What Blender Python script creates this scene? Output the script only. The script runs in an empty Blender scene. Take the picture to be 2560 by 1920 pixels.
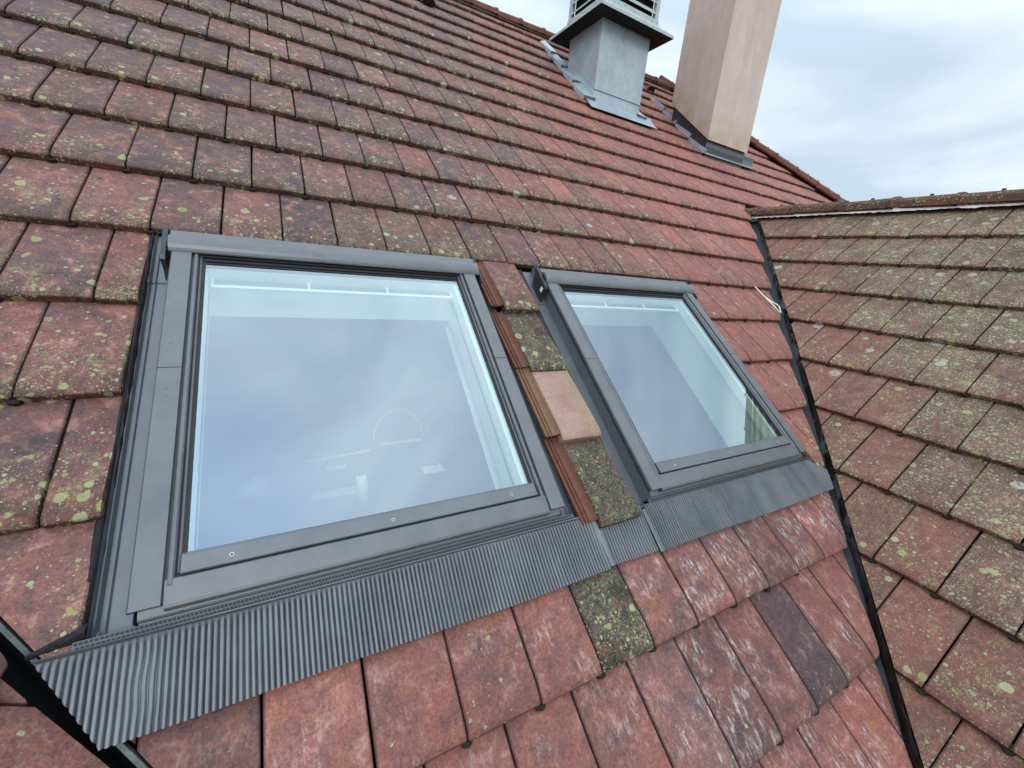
import bpy, bmesh, math, random, zlib
from mathutils import Vector, Matrix, noise as mnoise
PI = math.pi
rnd = random.Random(7)

# ------------------------------------------------------------------ camera, sky, sun, exposure
scene = bpy.context.scene
col = scene.collection
AL = 0.66873            # slope of the main roof
BE = 0.67930            # slope of the wing roofs
CA, SA, CB, SB = math.cos(AL), math.sin(AL), math.cos(BE), math.sin(BE)

cam_data = bpy.data.cameras.new("camera")
cam = bpy.data.objects.new("camera", cam_data)
col.objects.link(cam)
cam_data.sensor_width = 36.0
cam_data.lens = 14.3556
cam_data.clip_start = 0.05
cam_data.clip_end = 3000
RX = Vector((0.875599, -0.474206, 0.091949))
RY = Vector((-0.056699, -0.289938, -0.955364))
RZ = Vector((0.479699, 0.831303, -0.280757))
m = Matrix((RX, -RY, -RZ)).transposed().to_4x4()
m.translation = Vector((0.686538, -1.910618, -0.007445))
cam.matrix_world = m
scene.camera = cam
CAMP = m.translation.copy()

SUN_EL, SUN_AZ = math.radians(34), math.radians(196)      # azimuth clockwise from +Y
world = bpy.data.worlds.new("World")
scene.world = world
world.use_nodes = True
wn, wl = world.node_tree.nodes, world.node_tree.links
wn.clear()
wout = wn.new("ShaderNodeOutputWorld")
bg = wn.new("ShaderNodeBackground"); bg.inputs[1].default_value = 1.0
wl.new(bg.outputs[0], wout.inputs[0])
sky = wn.new("ShaderNodeTexSky"); sky.sky_type = 'NISHITA'; sky.sun_disc = False
sky.sun_elevation = SUN_EL; sky.sun_rotation = SUN_AZ
sky_s = wn.new("ShaderNodeVectorMath"); sky_s.operation = 'SCALE'; sky_s.inputs[3].default_value = 0.10
wl.new(sky.outputs[0], sky_s.inputs[0])
tc = wn.new("ShaderNodeTexCoord")
mp = wn.new("ShaderNodeMapping"); mp.inputs['Scale'].default_value = (1.0, 1.0, 3.8)
mp.inputs['Rotation'].default_value = (0.10, 0.16, 0.3)
wl.new(tc.outputs['Generated'], mp.inputs[0])
n1 = wn.new("ShaderNodeTexNoise"); n1.inputs['Scale'].default_value = 1.7; n1.inputs['Detail'].default_value = 6; n1.inputs['Roughness'].default_value = 0.48
n1.inputs['Distortion'].default_value = 0.5
wl.new(mp.outputs[0], n1.inputs['Vector'])
cr = wn.new("ShaderNodeValToRGB")
e = cr.color_ramp.elements
e[0].position = 0.38; e[0].color = (0.42, 0.52, 0.62, 1)
e[1].position = 0.62; e[1].color = (0.67, 0.775, 0.83, 1)
k = e.new(0.50); k.color = (0.555, 0.645, 0.725, 1)
wl.new(n1.outputs[0], cr.inputs[0])
n2 = wn.new("ShaderNodeTexNoise"); n2.inputs['Scale'].default_value = 1.1; n2.inputs['Detail'].default_value = 4
wl.new(tc.outputs['Generated'], n2.inputs['Vector'])
cr2 = wn.new("ShaderNodeValToRGB")
cr2.color_ramp.elements[0].position = 0.50; cr2.color_ramp.elements[0].color = (0, 0, 0, 1)
cr2.color_ramp.elements[1].position = 0.80; cr2.color_ramp.elements[1].color = (0.80, 0.80, 0.80, 1)
sepd = wn.new("ShaderNodeVectorMath"); sepd.operation = 'DOT_PRODUCT'; sepd.inputs[1].default_value = (-0.22, -0.50, 0.84)
wl.new(tc.outputs['Generated'], sepd.inputs[0])
mr = wn.new("ShaderNodeMapRange"); mr.inputs[1].default_value = 0.80; mr.inputs[2].default_value = 1.0; mr.inputs[3].default_value = -0.25; mr.inputs[4].default_value = 0.40
wl.new(sepd.outputs['Value'], mr.inputs[0])
adn = wn.new("ShaderNodeMath"); adn.operation = 'ADD'
wl.new(n2.outputs[0], adn.inputs[0]); wl.new(mr.outputs[0], adn.inputs[1])
wl.new(adn.outputs[0], cr2.inputs[0])
blue = wn.new("ShaderNodeMix"); blue.data_type = 'RGBA'; blue.inputs[0].default_value = 0.8
blue.inputs[7].default_value = (0.46, 0.62, 0.88, 1)
wl.new(sky_s.outputs[0], blue.inputs[6])
mix = wn.new("ShaderNodeMix"); mix.data_type = 'RGBA'
wl.new(cr2.outputs[0], mix.inputs[0]); wl.new(cr.outputs[0], mix.inputs[6]); wl.new(blue.outputs[2], mix.inputs[7])
sz = wn.new("ShaderNodeSeparateXYZ"); wl.new(tc.outputs['Generated'], sz.inputs[0])
zr = wn.new("ShaderNodeMapRange"); zr.inputs[1].default_value = 0.35; zr.inputs[2].default_value = 1.0; zr.inputs[3].default_value = 1.17; zr.inputs[4].default_value = 2.20
wl.new(sz.outputs[2], zr.inputs[0])
zs = wn.new("ShaderNodeVectorMath"); zs.operation = 'SCALE'
wl.new(mix.outputs[2], zs.inputs[0]); wl.new(zr.outputs[0], zs.inputs[3])
wl.new(zs.outputs[0], bg.inputs[0])

sun_d = bpy.data.lights.new("sun", 'SUN'); sun_d.energy = 0.8; sun_d.angle = math.radians(20); sun_d.color = (1.0, 0.96, 0.9)
sun = bpy.data.objects.new("sun", sun_d); col.objects.link(sun)
sd = Vector((math.sin(SUN_AZ) * math.cos(SUN_EL), math.cos(SUN_AZ) * math.cos(SUN_EL), math.sin(SUN_EL)))
sun.rotation_euler = sd.to_track_quat('Z', 'Y').to_euler()
scene.view_settings.view_transform = 'Standard'
scene.view_settings.look = 'None'
scene.view_settings.exposure = 0.29
scene.view_settings.gamma = 1.0
scene.view_settings.use_curve_mapping = False
scene.render.resolution_x = 1024; scene.render.resolution_y = 768
scene.render.engine = 'CYCLES'
scene.cycles.max_bounces = 8
scene.cycles.transparent_max_bounces = 12

# ------------------------------------------------------------------ node helpers
class NT:
    def __init__(s, name, rough=0.6, metallic=0.0, spec=0.5):
        s.m = bpy.data.materials.new(name); s.m.use_nodes = True
        s.n = s.m.node_tree.nodes; s.l = s.m.node_tree.links
        s.b = s.n['Principled BSDF']; s.out = s.n['Material Output']
        s.b.inputs['Roughness'].default_value = rough
        s.b.inputs['Metallic'].default_value = metallic
        s.b.inputs['Specular IOR Level'].default_value = spec
        s.pos = s.n.new('ShaderNodeNewGeometry').outputs['Position']
    def put(s, v, sock):
        if hasattr(v, 'is_linked'): s.l.new(v, sock)
        elif isinstance(v, (tuple, list)) and sock.type == 'RGBA': sock.default_value = (v[0], v[1], v[2], 1)
        else: sock.default_value = v
    def math(s, op, a, b=0.0, c=0.0, clamp=False):
        n = s.n.new('ShaderNodeMath'); n.operation = op; n.use_clamp = clamp
        s.put(a, n.inputs[0]); s.put(b, n.inputs[1]); s.put(c, n.inputs[2]); return n.outputs[0]
    def noise(s, scale, vec=None, detail=4, rough=0.55, dist=0.0, out=0):
        n = s.n.new('ShaderNodeTexNoise'); n.inputs['Scale'].default_value = scale
        n.inputs['Detail'].default_value = detail; n.inputs['Roughness'].default_value = rough
        n.inputs['Distortion'].default_value = dist
        s.l.new(vec if vec is not None else s.pos, n.inputs['Vector']); return n.outputs[out]
    def voro(s, scale, vec=None, rand=1.0):
        n = s.n.new('ShaderNodeTexVoronoi'); n.inputs['Scale'].default_value = scale
        n.inputs['Randomness'].default_value = rand
        s.l.new(vec if vec is not None else s.pos, n.inputs['Vector']); return n.outputs['Distance'], n.outputs['Color']
    def ramp(s, v, lo, hi, a=0.0, b=1.0):
        n = s.n.new('ShaderNodeMapRange'); n.clamp = True
        s.put(v, n.inputs[0]); s.put(lo, n.inputs[1]); s.put(hi, n.inputs[2]); s.put(a, n.inputs[3]); s.put(b, n.inputs[4])
        return n.outputs[0]
    def mix(s, f, a, b, mode='MIX'):
        n = s.n.new('ShaderNodeMix'); n.data_type = 'RGBA'; n.blend_type = mode
        s.put(f, n.inputs[0]); s.put(a, n.inputs[6]); s.put(b, n.inputs[7]); return n.outputs[2]
    def sep(s, c):
        n = s.n.new('ShaderNodeSeparateXYZ'); s.l.new(c, n.inputs[0]); return n.outputs
    def bump(s, h, strength=0.3, dist=0.002, prev=None):
        n = s.n.new('ShaderNodeBump'); n.inputs['Strength'].default_value = strength; n.inputs['Distance'].default_value = dist
        s.l.new(h, n.inputs['Height'])
        if prev is not None: s.l.new(prev, n.inputs['Normal'])
        return n.outputs[0]
    def mapping(s, rot=(0, 0, 0), scale=(1, 1, 1)):
        n = s.n.new('ShaderNodeMapping'); n.vector_type = 'TEXTURE'
        n.inputs['Rotation'].default_value = rot; n.inputs['Scale'].default_value = scale
        s.l.new(s.pos, n.inputs[0]); return n.outputs[0]
    def color(s, c): s.put(c, s.b.inputs['Base Color']); return s
    def normal(s, nn): s.l.new(nn, s.b.inputs['Normal']); return s

def tile_material(name, attr_type, rot):
    t = NT(name, rough=0.78, spec=0.35)
    def attr(nm):
        a = t.n.new('ShaderNodeAttribute'); a.attribute_type = attr_type; a.attribute_name = nm
        return t.sep(a.outputs['Vector'])
    tint, wear = attr('tint'), attr('wear')
    hue, bri, lich = tint[0], tint[1], tint[2]
    moss, scuff, wing = wear[0], wear[1], wear[2]
    uvn = t.n.new('ShaderNodeUVMap'); uvn.uv_map = 'UVMap'
    uv = t.sep(uvn.outputs[0]); vy = uv[1]; ux = uv[0]
    big = t.noise(5.5, detail=3)
    med = t.noise(22, detail=5, rough=0.62, dist=0.6)
    med2 = t.noise(13, detail=4, rough=0.6, dist=1.0, vec=t.mapping((0, 0, 0.7), (1, 1, 1)))
    fine = t.noise(130, detail=4, rough=0.75)
    grain = t.noise(420, detail=2, rough=0.8)
    # clay body: purple brown -> red -> orange
    h = t.math('ADD', hue, t.math('MULTIPLY', t.math('SUBTRACT', big, 0.5), 1.3), clamp=True)
    c = t.mix(h, (0.112, 0.070, 0.074), (0.255, 0.096, 0.070))
    c = t.mix(t.ramp(med2, 0.52, 0.75, 0, 0.7), c, (0.30, 0.125, 0.062))                 # orange blushes
    c = t.mix(t.ramp(med, 0.56, 0.70, 0, 0.8), c, (0.36, 0.195, 0.160))         # pale pink scuffed blots
    soot = t.math('MULTIPLY', t.ramp(med, 0.52, 0.30), t.ramp(hue, 1.1, 0.2, 0.3, 0.9))
    c = t.mix(soot, c, (0.066, 0.052, 0.056))                                     # soot and grime
    # algae film creeping up from the butt edge
    band = t.math('MULTIPLY', t.ramp(vy, 0.42, 0.02), t.ramp(t.noise(30, detail=5, rough=0.7), 0.36, 0.62))
    c = t.mix(t.math('MULTIPLY', band, t.math('MULTIPLY', t.ramp(lich, 0.0, 0.8, 0.25, 0.8), t.ramp(wing, 0, 1, 1, 0))), c, (0.055, 0.045, 0.028))
    # wing roof: grey green crust everywhere except the last centimetres
    crust = t.math('MULTIPLY', t.math('MULTIPLY', t.ramp(t.math('ADD', vy, t.math('MULTIPLY', t.math('SUBTRACT', med, 0.5), 0.5)), 0.02, 0.26), wing), t.ramp(t.noise(16, detail=6, rough=0.72), 0.29, 0.53))
    c = t.mix(t.math('MULTIPLY', t.math('MULTIPLY', t.ramp(big, 0.50, 0.62), wing), 0.55), c, (0.060, 0.050, 0.045))
    c = t.mix(t.math('MULTIPLY', crust, 0.56), c, t.mix(t.ramp(med, 0.35, 0.65), (0.058, 0.046, 0.028), (0.135, 0.112, 0.062)))
    # heavy moss tiles
    mo = t.math('MULTIPLY', moss, t.ramp(t.noise(28, detail=6, rough=0.75), 0.36, 0.56))
    c = t.mix(mo, c, t.mix(t.math('MULTIPLY', t.ramp(fine, 0.38, 0.62), t.ramp(med2, 0.62, 0.40, 0.15, 1.0)), (0.024, 0.022, 0.020), (0.19, 0.20, 0.105)))
    # white brushed scuffs, running down the slope
    sv = t.mapping(rot, (1 / 85, 1 / 24, 1 / 85))
    sc = t.math('MULTIPLY', t.ramp(t.noise(1.0, vec=sv, detail=5, rough=0.75), 0.50, 0.66), t.ramp(t.noise(9.5, detail=2), 0.46, 0.62))
    sc = t.math('MULTIPLY', sc, scuff)
    c = t.mix(sc, c, (0.46, 0.38, 0.36))
    streak = t.noise(1.0, vec=t.mapping(rot, (1 / 90, 1 / 220, 1 / 90)), detail=4, rough=0.7)
    c = t.mix(t.ramp(streak, 0.56, 0.72, 0, 0.35), c, (0.34, 0.19, 0.155))
    # grain
    c = t.mix(1.0, c, t.mix(t.ramp(fine, 0.25, 0.75), (0.50, 0.48, 0.48), (1.42, 1.42, 1.42)), 'MULTIPLY')
    c = t.mix(1.0, c, t.mix(t.ramp(grain, 0.3, 0.7), (0.82, 0.82, 0.82), (1.2, 1.2, 1.2)), 'MULTIPLY')
    c = t.mix(1.0, c, t.mix(bri, (0.55, 0.55, 0.55), (1.62, 1.60, 1.62)), 'MULTIPLY')
    c = t.mix(t.ramp(vy, 0.016, 0.004, 0, 0.72), c, t.mix(med, (0.030, 0.018, 0.014), (0.085, 0.032, 0.022)))   # butt faces painted dark for grime and the shadow line of each course
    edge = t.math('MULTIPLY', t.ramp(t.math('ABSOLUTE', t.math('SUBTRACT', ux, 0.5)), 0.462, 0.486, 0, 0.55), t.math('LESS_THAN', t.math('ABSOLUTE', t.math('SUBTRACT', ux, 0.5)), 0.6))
    c = t.mix(edge, c, (0.055, 0.034, 0.028))                                                       # darker side edges along the joints
    # lichen rosettes of several sizes
    dn = t.n.new('ShaderNodeVectorMath'); dn.operation = 'SCALE'; dn.inputs[3].default_value = 0.0085
    t.l.new(t.noise(120, detail=4, rough=0.65, out=1), dn.inputs[0])
    dv = t.n.new('ShaderNodeVectorMath'); dv.operation = 'ADD'
    t.l.new(t.pos, dv.inputs[0]); t.l.new(dn.outputs[0], dv.inputs[1]); dv = dv.outputs[0]
    patch = t.ramp(t.noise(6, detail=3), 0.40, 0.60, 0.22, 1.45)
    nearb = t.math('ADD', t.ramp(vy, 0.70, 0.05, 0.30, 1.05), t.math('MULTIPLY', wing, 0.75))
    dens = t.math('MULTIPLY', t.math('MULTIPLY', lich, patch), t.math('MULTIPLY', nearb, t.ramp(wing, 0, 1, 1.0, 1.5)))
    crusty = t.math('MULTIPLY', t.ramp(t.noise(85, detail=5, rough=0.8), 0.50, 0.56), t.ramp(t.noise(13, detail=4, rough=0.7), 0.545, 0.60))
    crusty = t.math('MULTIPLY', crusty, t.math('MULTIPLY', t.ramp(vy, 0.75, 0.12, t.ramp(wing, 0, 1, 0.15, 0.8), 1.0), t.ramp(lich, 0.15, 0.6)))
    c = t.mix(t.math('MULTIPLY', crusty, 0.85), c, t.mix(t.ramp(fine, 0.35, 0.65), (0.16, 0.165, 0.065), (0.42, 0.43, 0.20)))
    stain = t.math('MULTIPLY', t.ramp(t.noise(11, vec=t.mapping((0.5, 0.2, 0), (1, 1, 1)), detail=5, rough=0.7), 0.60, 0.68), t.ramp(lich, 0.1, 0.7))
    c = t.mix(t.math('MULTIPLY', stain, 0.6), c, (0.050, 0.045, 0.042))
    hsum = None
    for (sc_, rr, dmul, cA, cB) in (
            (26, 0.47, 0.30, (0.36, 0.39, 0.11), (0.46, 0.47, 0.24)),
            (62, 0.44, 0.42, (0.36, 0.38, 0.13), (0.50, 0.48, 0.30)),
            (150, 0.42, 0.42, (0.40, 0.39, 0.19), (0.52, 0.48, 0.36)),
            (330, 0.40, 0.24, (0.40, 0.37, 0.24), (0.55, 0.49, 0.40))):
        d, cc = t.voro(sc_, vec=dv)
        cs = t.sep(cc)
        rad = t.math('MULTIPLY', t.ramp(cs[1], 0, 1, 0.5, 1.0), rr)
        on = t.math('LESS_THAN', cs[0], t.math('MULTIPLY', dens, t.ramp(wing, 0, 1, dmul, dmul * (0.30 if sc_ < 40 else (0.85 if sc_ < 100 else 1.9)))))
        disc = t.math('MULTIPLY', t.ramp(t.math('SUBTRACT', d, rad), 0.0, -0.08), on)
        rim = t.ramp(t.math('DIVIDE', d, rad), 0.25, 0.95)
        c = t.mix(t.math('MULTIPLY', disc, 0.88), c, t.mix(rim, t.mix(cs[2], (0.23, 0.24, 0.10), (0.40, 0.41, 0.24)), t.mix(cs[2], cA, cB)))
        hsum = disc if hsum is None else (t.math('ADD', hsum, disc) if sc_ < 100 else hsum)
    # few big pale rosettes
    d, cc = t.voro(6.5, vec=dv); cs = t.sep(cc)
    rad = t.math('ADD', t.ramp(cs[1], 0, 1, 0.10, 0.21), t.math('MULTIPLY', t.math('SUBTRACT', t.noise(60, detail=3), 0.5), 0.07))
    on = t.math('LESS_THAN', cs[0], t.math('MULTIPLY', lich, 0.24))
    disc = t.math('MULTIPLY', t.ramp(t.math('SUBTRACT', d, rad), 0.0, -0.015), on)
    disc = t.math('MULTIPLY', disc, t.ramp(t.noise(75, detail=5, rough=0.75), 0.36, 0.52))
    c = t.mix(t.math('MULTIPLY', disc, 0.9), c, t.mix(t.ramp(fine, 0.35, 0.6), (0.22, 0.24, 0.17), (0.55, 0.57, 0.50)))
    # side faces and undersides of the clay stay cleaner and redder: uv.x<-0.5 flags the moulded flange
    fl = t.math('LESS_THAN', ux, -0.5)
    c = t.mix(fl, c, t.mix(fine, t.mix(t.ramp(med, 0.4, 0.6), (0.20, 0.062, 0.042), (0.23, 0.095, 0.050)), (0.11, 0.05, 0.035)))
    c = t.mix(t.math('LESS_THAN', ux, -1.5), c, t.mix(fine, (0.014, 0.010, 0.008), (0.030, 0.022, 0.015)))   # lugs painted near black for the shade below each joint
    t.color(c)
    hh = t.math('ADD', t.math('MULTIPLY', fine, 0.55), t.math('MULTIPLY', grain, 0.35))
    hh = t.math('ADD', hh, t.math('MULTIPLY', hsum, 0.30))
    t.normal(t.bump(hh, 0.95, 0.0036))
    t.put(t.ramp(fine, 0.2, 0.8, 0.62, 0.88), t.b.inputs['Roughness'])
    return t.m

M = {}
def pale_tile():
    t = NT('pale_clay_tile', rough=0.75)
    n = t.noise(9, detail=4, rough=0.6); f = t.noise(150, detail=3, rough=0.7)
    c = t.mix(t.ramp(n, 0.35, 0.65), (0.35, 0.195, 0.145), (0.40, 0.255, 0.205))
    c = t.mix(t.math('MULTIPLY', t.ramp(t.noise(20, detail=5, rough=0.7), 0.52, 0.64), 0.6), c, (0.36, 0.30, 0.17))
    u = t.n.new('ShaderNodeUVMap'); u.uv_map = 'UVMap'; ux = t.sep(u.outputs[0])[0]
    c = t.mix(t.math('MULTIPLY', t.ramp(ux, 0.62, 0.80), t.ramp(t.noise(45, detail=5, rough=0.75), 0.44, 0.56, 0, 0.8)), c, (0.27, 0.24, 0.11))
    c = t.mix(t.math('LESS_THAN', ux, -0.5), c, t.mix(n, (0.13, 0.085, 0.040), (0.26, 0.12, 0.07)))
    c = t.mix(1.0, c, t.mix(t.ramp(f, 0.3, 0.7), (0.72, 0.72, 0.72), (1.22, 1.22, 1.22)), 'MULTIPLY')
    t.color(c); t.normal(t.bump(f, 0.4, 0.002)); return t.m
M['tile_pale'] = pale_tile()
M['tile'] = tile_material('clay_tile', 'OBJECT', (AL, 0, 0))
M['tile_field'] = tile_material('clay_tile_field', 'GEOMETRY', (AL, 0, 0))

def metal(name, c, rough=0.42, metallic=0.55, var=0.08, scale=14, bstr=0.05):
    t = NT(name, rough=rough, metallic=metallic)
    n = t.noise(scale, detail=5, rough=0.65); f = t.noise(500, detail=2)
    cc = t.mix(t.ramp(n, 0.3, 0.7), tuple(x * (1 - var) for x in c), tuple(x * (1 + var) for x in c))
    t.color(t.mix(t.ramp(t.noise(60, detail=6, rough=0.8), 0.60, 0.78, 0, 0.25), cc, tuple(min(1, x * 1.25) for x in c)))
    t.put(t.ramp(n, 0.3, 0.7, rough - 0.06, rough + 0.08), t.b.inputs['Roughness'])
    t.normal(t.bump(f, bstr, 0.0004)); return t.m
M['frame'] = metal('grey_lacquered_aluminium', (0.170, 0.175, 0.181), 0.41, 0.33, 0.13, 11)
M['frame_dark'] = metal('dark_grey_aluminium', (0.050, 0.050, 0.054), 0.42, 0.2)
M['frame_black'] = metal('black_gasket_and_shade', (0.010, 0.010, 0.011), 0.5, 0.0)
M['apron'] = metal('pleated_grey_flashing', (0.165, 0.176, 0.184), 0.40, 0.40, 0.18, 7)
M['gutter'] = metal('grey_side_gutter', (0.165, 0.178, 0.195), 0.42, 0.3)
M['strip'] = metal('dark_crimped_strip', (0.10, 0.107, 0.115), 0.42, 0.3)
M['zinc'] = metal('weathered_zinc', (0.43, 0.50, 0.54), 0.5, 0.3, 0.16, 8, 0.1)
M['zinc_dark'] = metal('dark_zinc_valley', (0.034, 0.040, 0.046), 0.5, 0.35, 0.5, 5, 0.1)
M['zinc_old'] = metal('greenish_old_zinc', (0.17, 0.20, 0.19), 0.55, 0.3, 0.4, 30, 0.1)

def plain(name, c, rough=0.7, scale=30, var=0.15, bump=0.2, dist=0.001):
    t = NT(name, rough=rough)
    n = t.noise(scale, detail=6, rough=0.65)
    t.color(t.mix(t.ramp(n, 0.3, 0.7), tuple(x * (1 - var) for x in c), tuple(min(1, x * (1 + var)) for x in c)))
    t.normal(t.bump(t.noise(scale * 6, detail=3), bump, dist)); return t.m
M['underlay'] = plain('black_underlay', (0.012, 0.012, 0.013), 0.9)
M['foam'] = plain('black_joint_foam', (0.017, 0.016, 0.018), 0.55, 60, 0.5, 1.0, 0.004)
M['mortar'] = plain('white_mortar', (0.72, 0.70, 0.68), 0.8, 40, 0.12, 0.4, 0.002)
M['white'] = plain('white_lining_board', (0.86, 0.96, 0.87), 0.6, 4, 0.03, 0.05)
M['white_paint'] = plain('white_paint', (0.88, 0.92, 0.90), 0.4, 4, 0.03, 0.05)
M['room'] = plain('attic_plaster', (0.74, 0.76, 0.78), 0.8, 3, 0.08, 0.1)
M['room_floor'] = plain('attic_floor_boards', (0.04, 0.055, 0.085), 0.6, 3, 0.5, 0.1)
M['black'] = plain('black_void', (0.006, 0.006, 0.006), 0.9)
M['wood'] = plain('pale_board', (0.78, 0.64, 0.54), 0.6, 20, 0.1)
M['plastic_white'] = plain('white_plastic', (0.95, 0.96, 0.94), 0.35, 20, 0.02, 0.02)
M['dark_plastic'] = plain('dark_plastic', (0.05, 0.06, 0.07), 0.4, 20, 0.1, 0.02)
M['ground'] = plain('ground_grass', (0.06, 0.085, 0.04), 0.95, 0.3, 0.4, 0.3)

def render_mat():
    t = NT('pink_cement_render', rough=0.85, spec=0.2)
    st = t.noise(1.0, vec=t.mapping((0, 0, 0), (1 / 9, 1 / 9, 1 / 1.6)), detail=6, rough=0.7)
    n = t.noise(6, detail=5, rough=0.6)
    x = t.sep(t.pos)
    nrm = t.sep(t.n[t.pos.node.name].outputs['Normal'])
    c = t.mix(t.ramp(st, 0.36, 0.66), (0.62, 0.48, 0.41), (0.70, 0.555, 0.505))
    c = t.mix(t.ramp(n, 0.5, 0.75, 0, 0.6), c, (0.80, 0.64, 0.60))
    # yellow lichen stain at the foot
    foot = t.ramp(t.math('SUBTRACT', x[2], t.math('MULTIPLY', t.math('SUBTRACT', x[1], 1.83), 0.79)), 1.95, 1.60)
    c = t.mix(t.math('MULTIPLY', foot, t.ramp(n, 0.35, 0.6, 0, 0.8)), c, (0.44, 0.33, 0.18))
    spk = t.noise(90, detail=3, rough=0.8)
    c = t.mix(t.ramp(spk, 0.66, 0.78, 0, 0.6), c, (0.33, 0.24, 0.19))
    c = t.mix(t.ramp(t.noise(3.0, vec=t.mapping((0, 0, 0), (1 / 18, 1 / 18, 1 / 0.5)), detail=4), 0.58, 0.63, 0, 0.25), c, (0.48, 0.36, 0.29))
    t.color(c); t.normal(t.bump(t.noise(160, detail=4, rough=0.7), 0.5, 0.003)); return t.m
M['render'] = render_mat()

def old_paint():
    t = NT('flaking_white_paint', rough=0.75)
    n = t.noise(1.0, vec=t.mapping((0, 0, 0), (1 / 22, 1 / 22, 1 / 60)), detail=7, rough=0.75)
    c = t.mix(t.ramp(n, 0.55, 0.64), (0.52, 0.57, 0.57), (0.10, 0.10, 0.09))
    c = t.mix(t.ramp(t.noise(50, detail=5), 0.5, 0.7, 0, 0.6), c, (0.32, 0.35, 0.33))
    t.color(c); t.normal(t.bump(n, 0.6, 0.004)); return t.m
M['flake'] = old_paint()

def torn():
    t = NT('torn_foil_strip', rough=0.5, metallic=0.2)
    n = t.noise(11, detail=3, rough=0.6, dist=0.6)
    g = t.noise(7, detail=2)
    c = t.mix(t.ramp(n, 0.46, 0.49), (0.016, 0.014, 0.012), (0.24, 0.26, 0.29))
    c = t.mix(t.ramp(g, 0.50, 0.58), c, (0.055, 0.040, 0.025))
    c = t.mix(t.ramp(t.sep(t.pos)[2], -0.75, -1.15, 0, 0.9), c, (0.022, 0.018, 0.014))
    t.color(c); t.normal(t.bump(t.noise(70, detail=4), 0.8, 0.006)); return t.m
M['torn'] = torn()

def ridge_mat(name, lichen):
    t = NT(name, rough=0.82, spec=0.3)
    n = t.noise(9, detail=5, rough=0.65); f = t.noise(110, detail=4, rough=0.75)
    c = t.mix(t.ramp(n, 0.35, 0.65), (0.13, 0.058, 0.043), (0.24, 0.090, 0.058))
    c = t.mix(t.ramp(t.noise(20, detail=5, rough=0.7), 0.62 - 0.28 * lichen, 0.70 - 0.1 * lichen, 0, 0.85), c, (0.075, 0.068, 0.036))
    d, cc = t.voro(70); cs = t.sep(cc)
    disc = t.math('MULTIPLY', t.ramp(t.math('SUBTRACT', d, t.ramp(cs[1], 0, 1, 0.2, 0.42)), 0, -0.08), t.math('LESS_THAN', cs[0], 0.08 + 0.35 * lichen))
    c = t.mix(1.0, c, t.mix(t.ramp(f, 0.25, 0.75), (0.65, 0.65, 0.65), (1.3, 1.3, 1.3)), 'MULTIPLY')
    c = t.mix(t.math('MULTIPLY', disc, 0.85), c, t.mix(cs[2], (0.40, 0.42, 0.16), (0.55, 0.52, 0.40)))
    t.color(c); t.normal(t.bump(f, 0.6, 0.003)); return t.m
M['ridge_wing'] = ridge_mat('mossy_ridge_clay', 1.0)
M['ridge_main'] = ridge_mat('red_ridge_clay', 0.15)

def glass_mat():
    t = NT('coated_glass')
    for n in list(t.n):
        if n not in (t.out,): t.n.remove(n)
    geo = t.n.new('ShaderNodeNewGeometry')
    dot = t.n.new('ShaderNodeVectorMath'); dot.operation = 'DOT_PRODUCT'
    t.l.new(geo.outputs['Normal'], dot.inputs[0]); t.l.new(geo.outputs['Incoming'], dot.inputs[1])
    cosv = t.math('ABSOLUTE', dot.outputs['Value'])
    f = t.math('ADD', t.math('MULTIPLY', t.math('POWER', t.math('SUBTRACT', 1.0, cosv), 4.0), 0.50), 0.32, clamp=True)
    f = t.math('ADD', f, t.math('MULTIPLY', t.math('SUBTRACT', t.noise(5, detail=4, rough=0.6), 0.5), 0.10), clamp=True)
    tr = t.n.new('ShaderNodeBsdfTransparent'); tr.inputs[0].default_value = (0.91, 1.0, 0.93, 1)
    gl = t.n.new('ShaderNodeBsdfGlossy'); gl.inputs['Color'].default_value = (0.78, 0.88, 1.0, 1); gl.inputs['Roughness'].default_value = 0.0
    mx = t.n.new('ShaderNodeMixShader')
    t.l.new(f, mx.inputs[0]); t.l.new(tr.outputs[0], mx.inputs[1]); t.l.new(gl.outputs[0], mx.inputs[2])
    t.l.new(mx.outputs[0], t.out.inputs[0]); return t.m
M['glass'] = glass_mat()
def clear_mat():
    t = NT('clear_inner_glass')
    for n in list(t.n):
        if n is not t.out and n != t.out: t.n.remove(n)
    tr = t.n.new('ShaderNodeBsdfTransparent'); tr.inputs[0].default_value = (1, 1, 1, 1)
    t.l.new(tr.outputs[0], t.out.inputs[0]); return t.m
M['glass_inner'] = clear_mat()
M['glass_edge'] = plain('green_glass_edge', (0.020, 0.085, 0.060), 0.3, 20, 0.2, 0.0)

# ------------------------------------------------------------------ object helpers
def props(o, label=None, cat=None, group=None, kind=None):
    if label: o['label'] = label
    if cat: o['category'] = cat
    if group: o['group'] = group
    if kind: o['kind'] = kind
    return o

def thing(name, label, cat, loc=(0, 0, 0), rot=(0, 0, 0), group=None):
    o = bpy.data.objects.new(name, None); col.objects.link(o)
    o.empty_display_size = 0.1
    if isinstance(rot, Matrix):
        mm = rot.to_4x4(); mm.translation = Vector(loc); o.matrix_world = mm
    else:
        o.location = loc; o.rotation_euler = rot
    return props(o, label, cat, group)

def obj(name, verts, faces, mat, parent=None, smooth=False, mats=None, fmat=None):
    me = bpy.data.meshes.new(name); me.from_pydata([tuple(v) for v in verts], [], faces)
    for mm in (mats or [mat]): me.materials.append(mm)
    if fmat: me.polygons.foreach_set('material_index', fmat)
    if smooth: me.polygons.foreach_set('use_smooth', [True] * len(me.polygons))
    me.update()
    o = bpy.data.objects.new(name, me); col.objects.link(o)
    if parent: o.parent = parent
    return o

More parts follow.
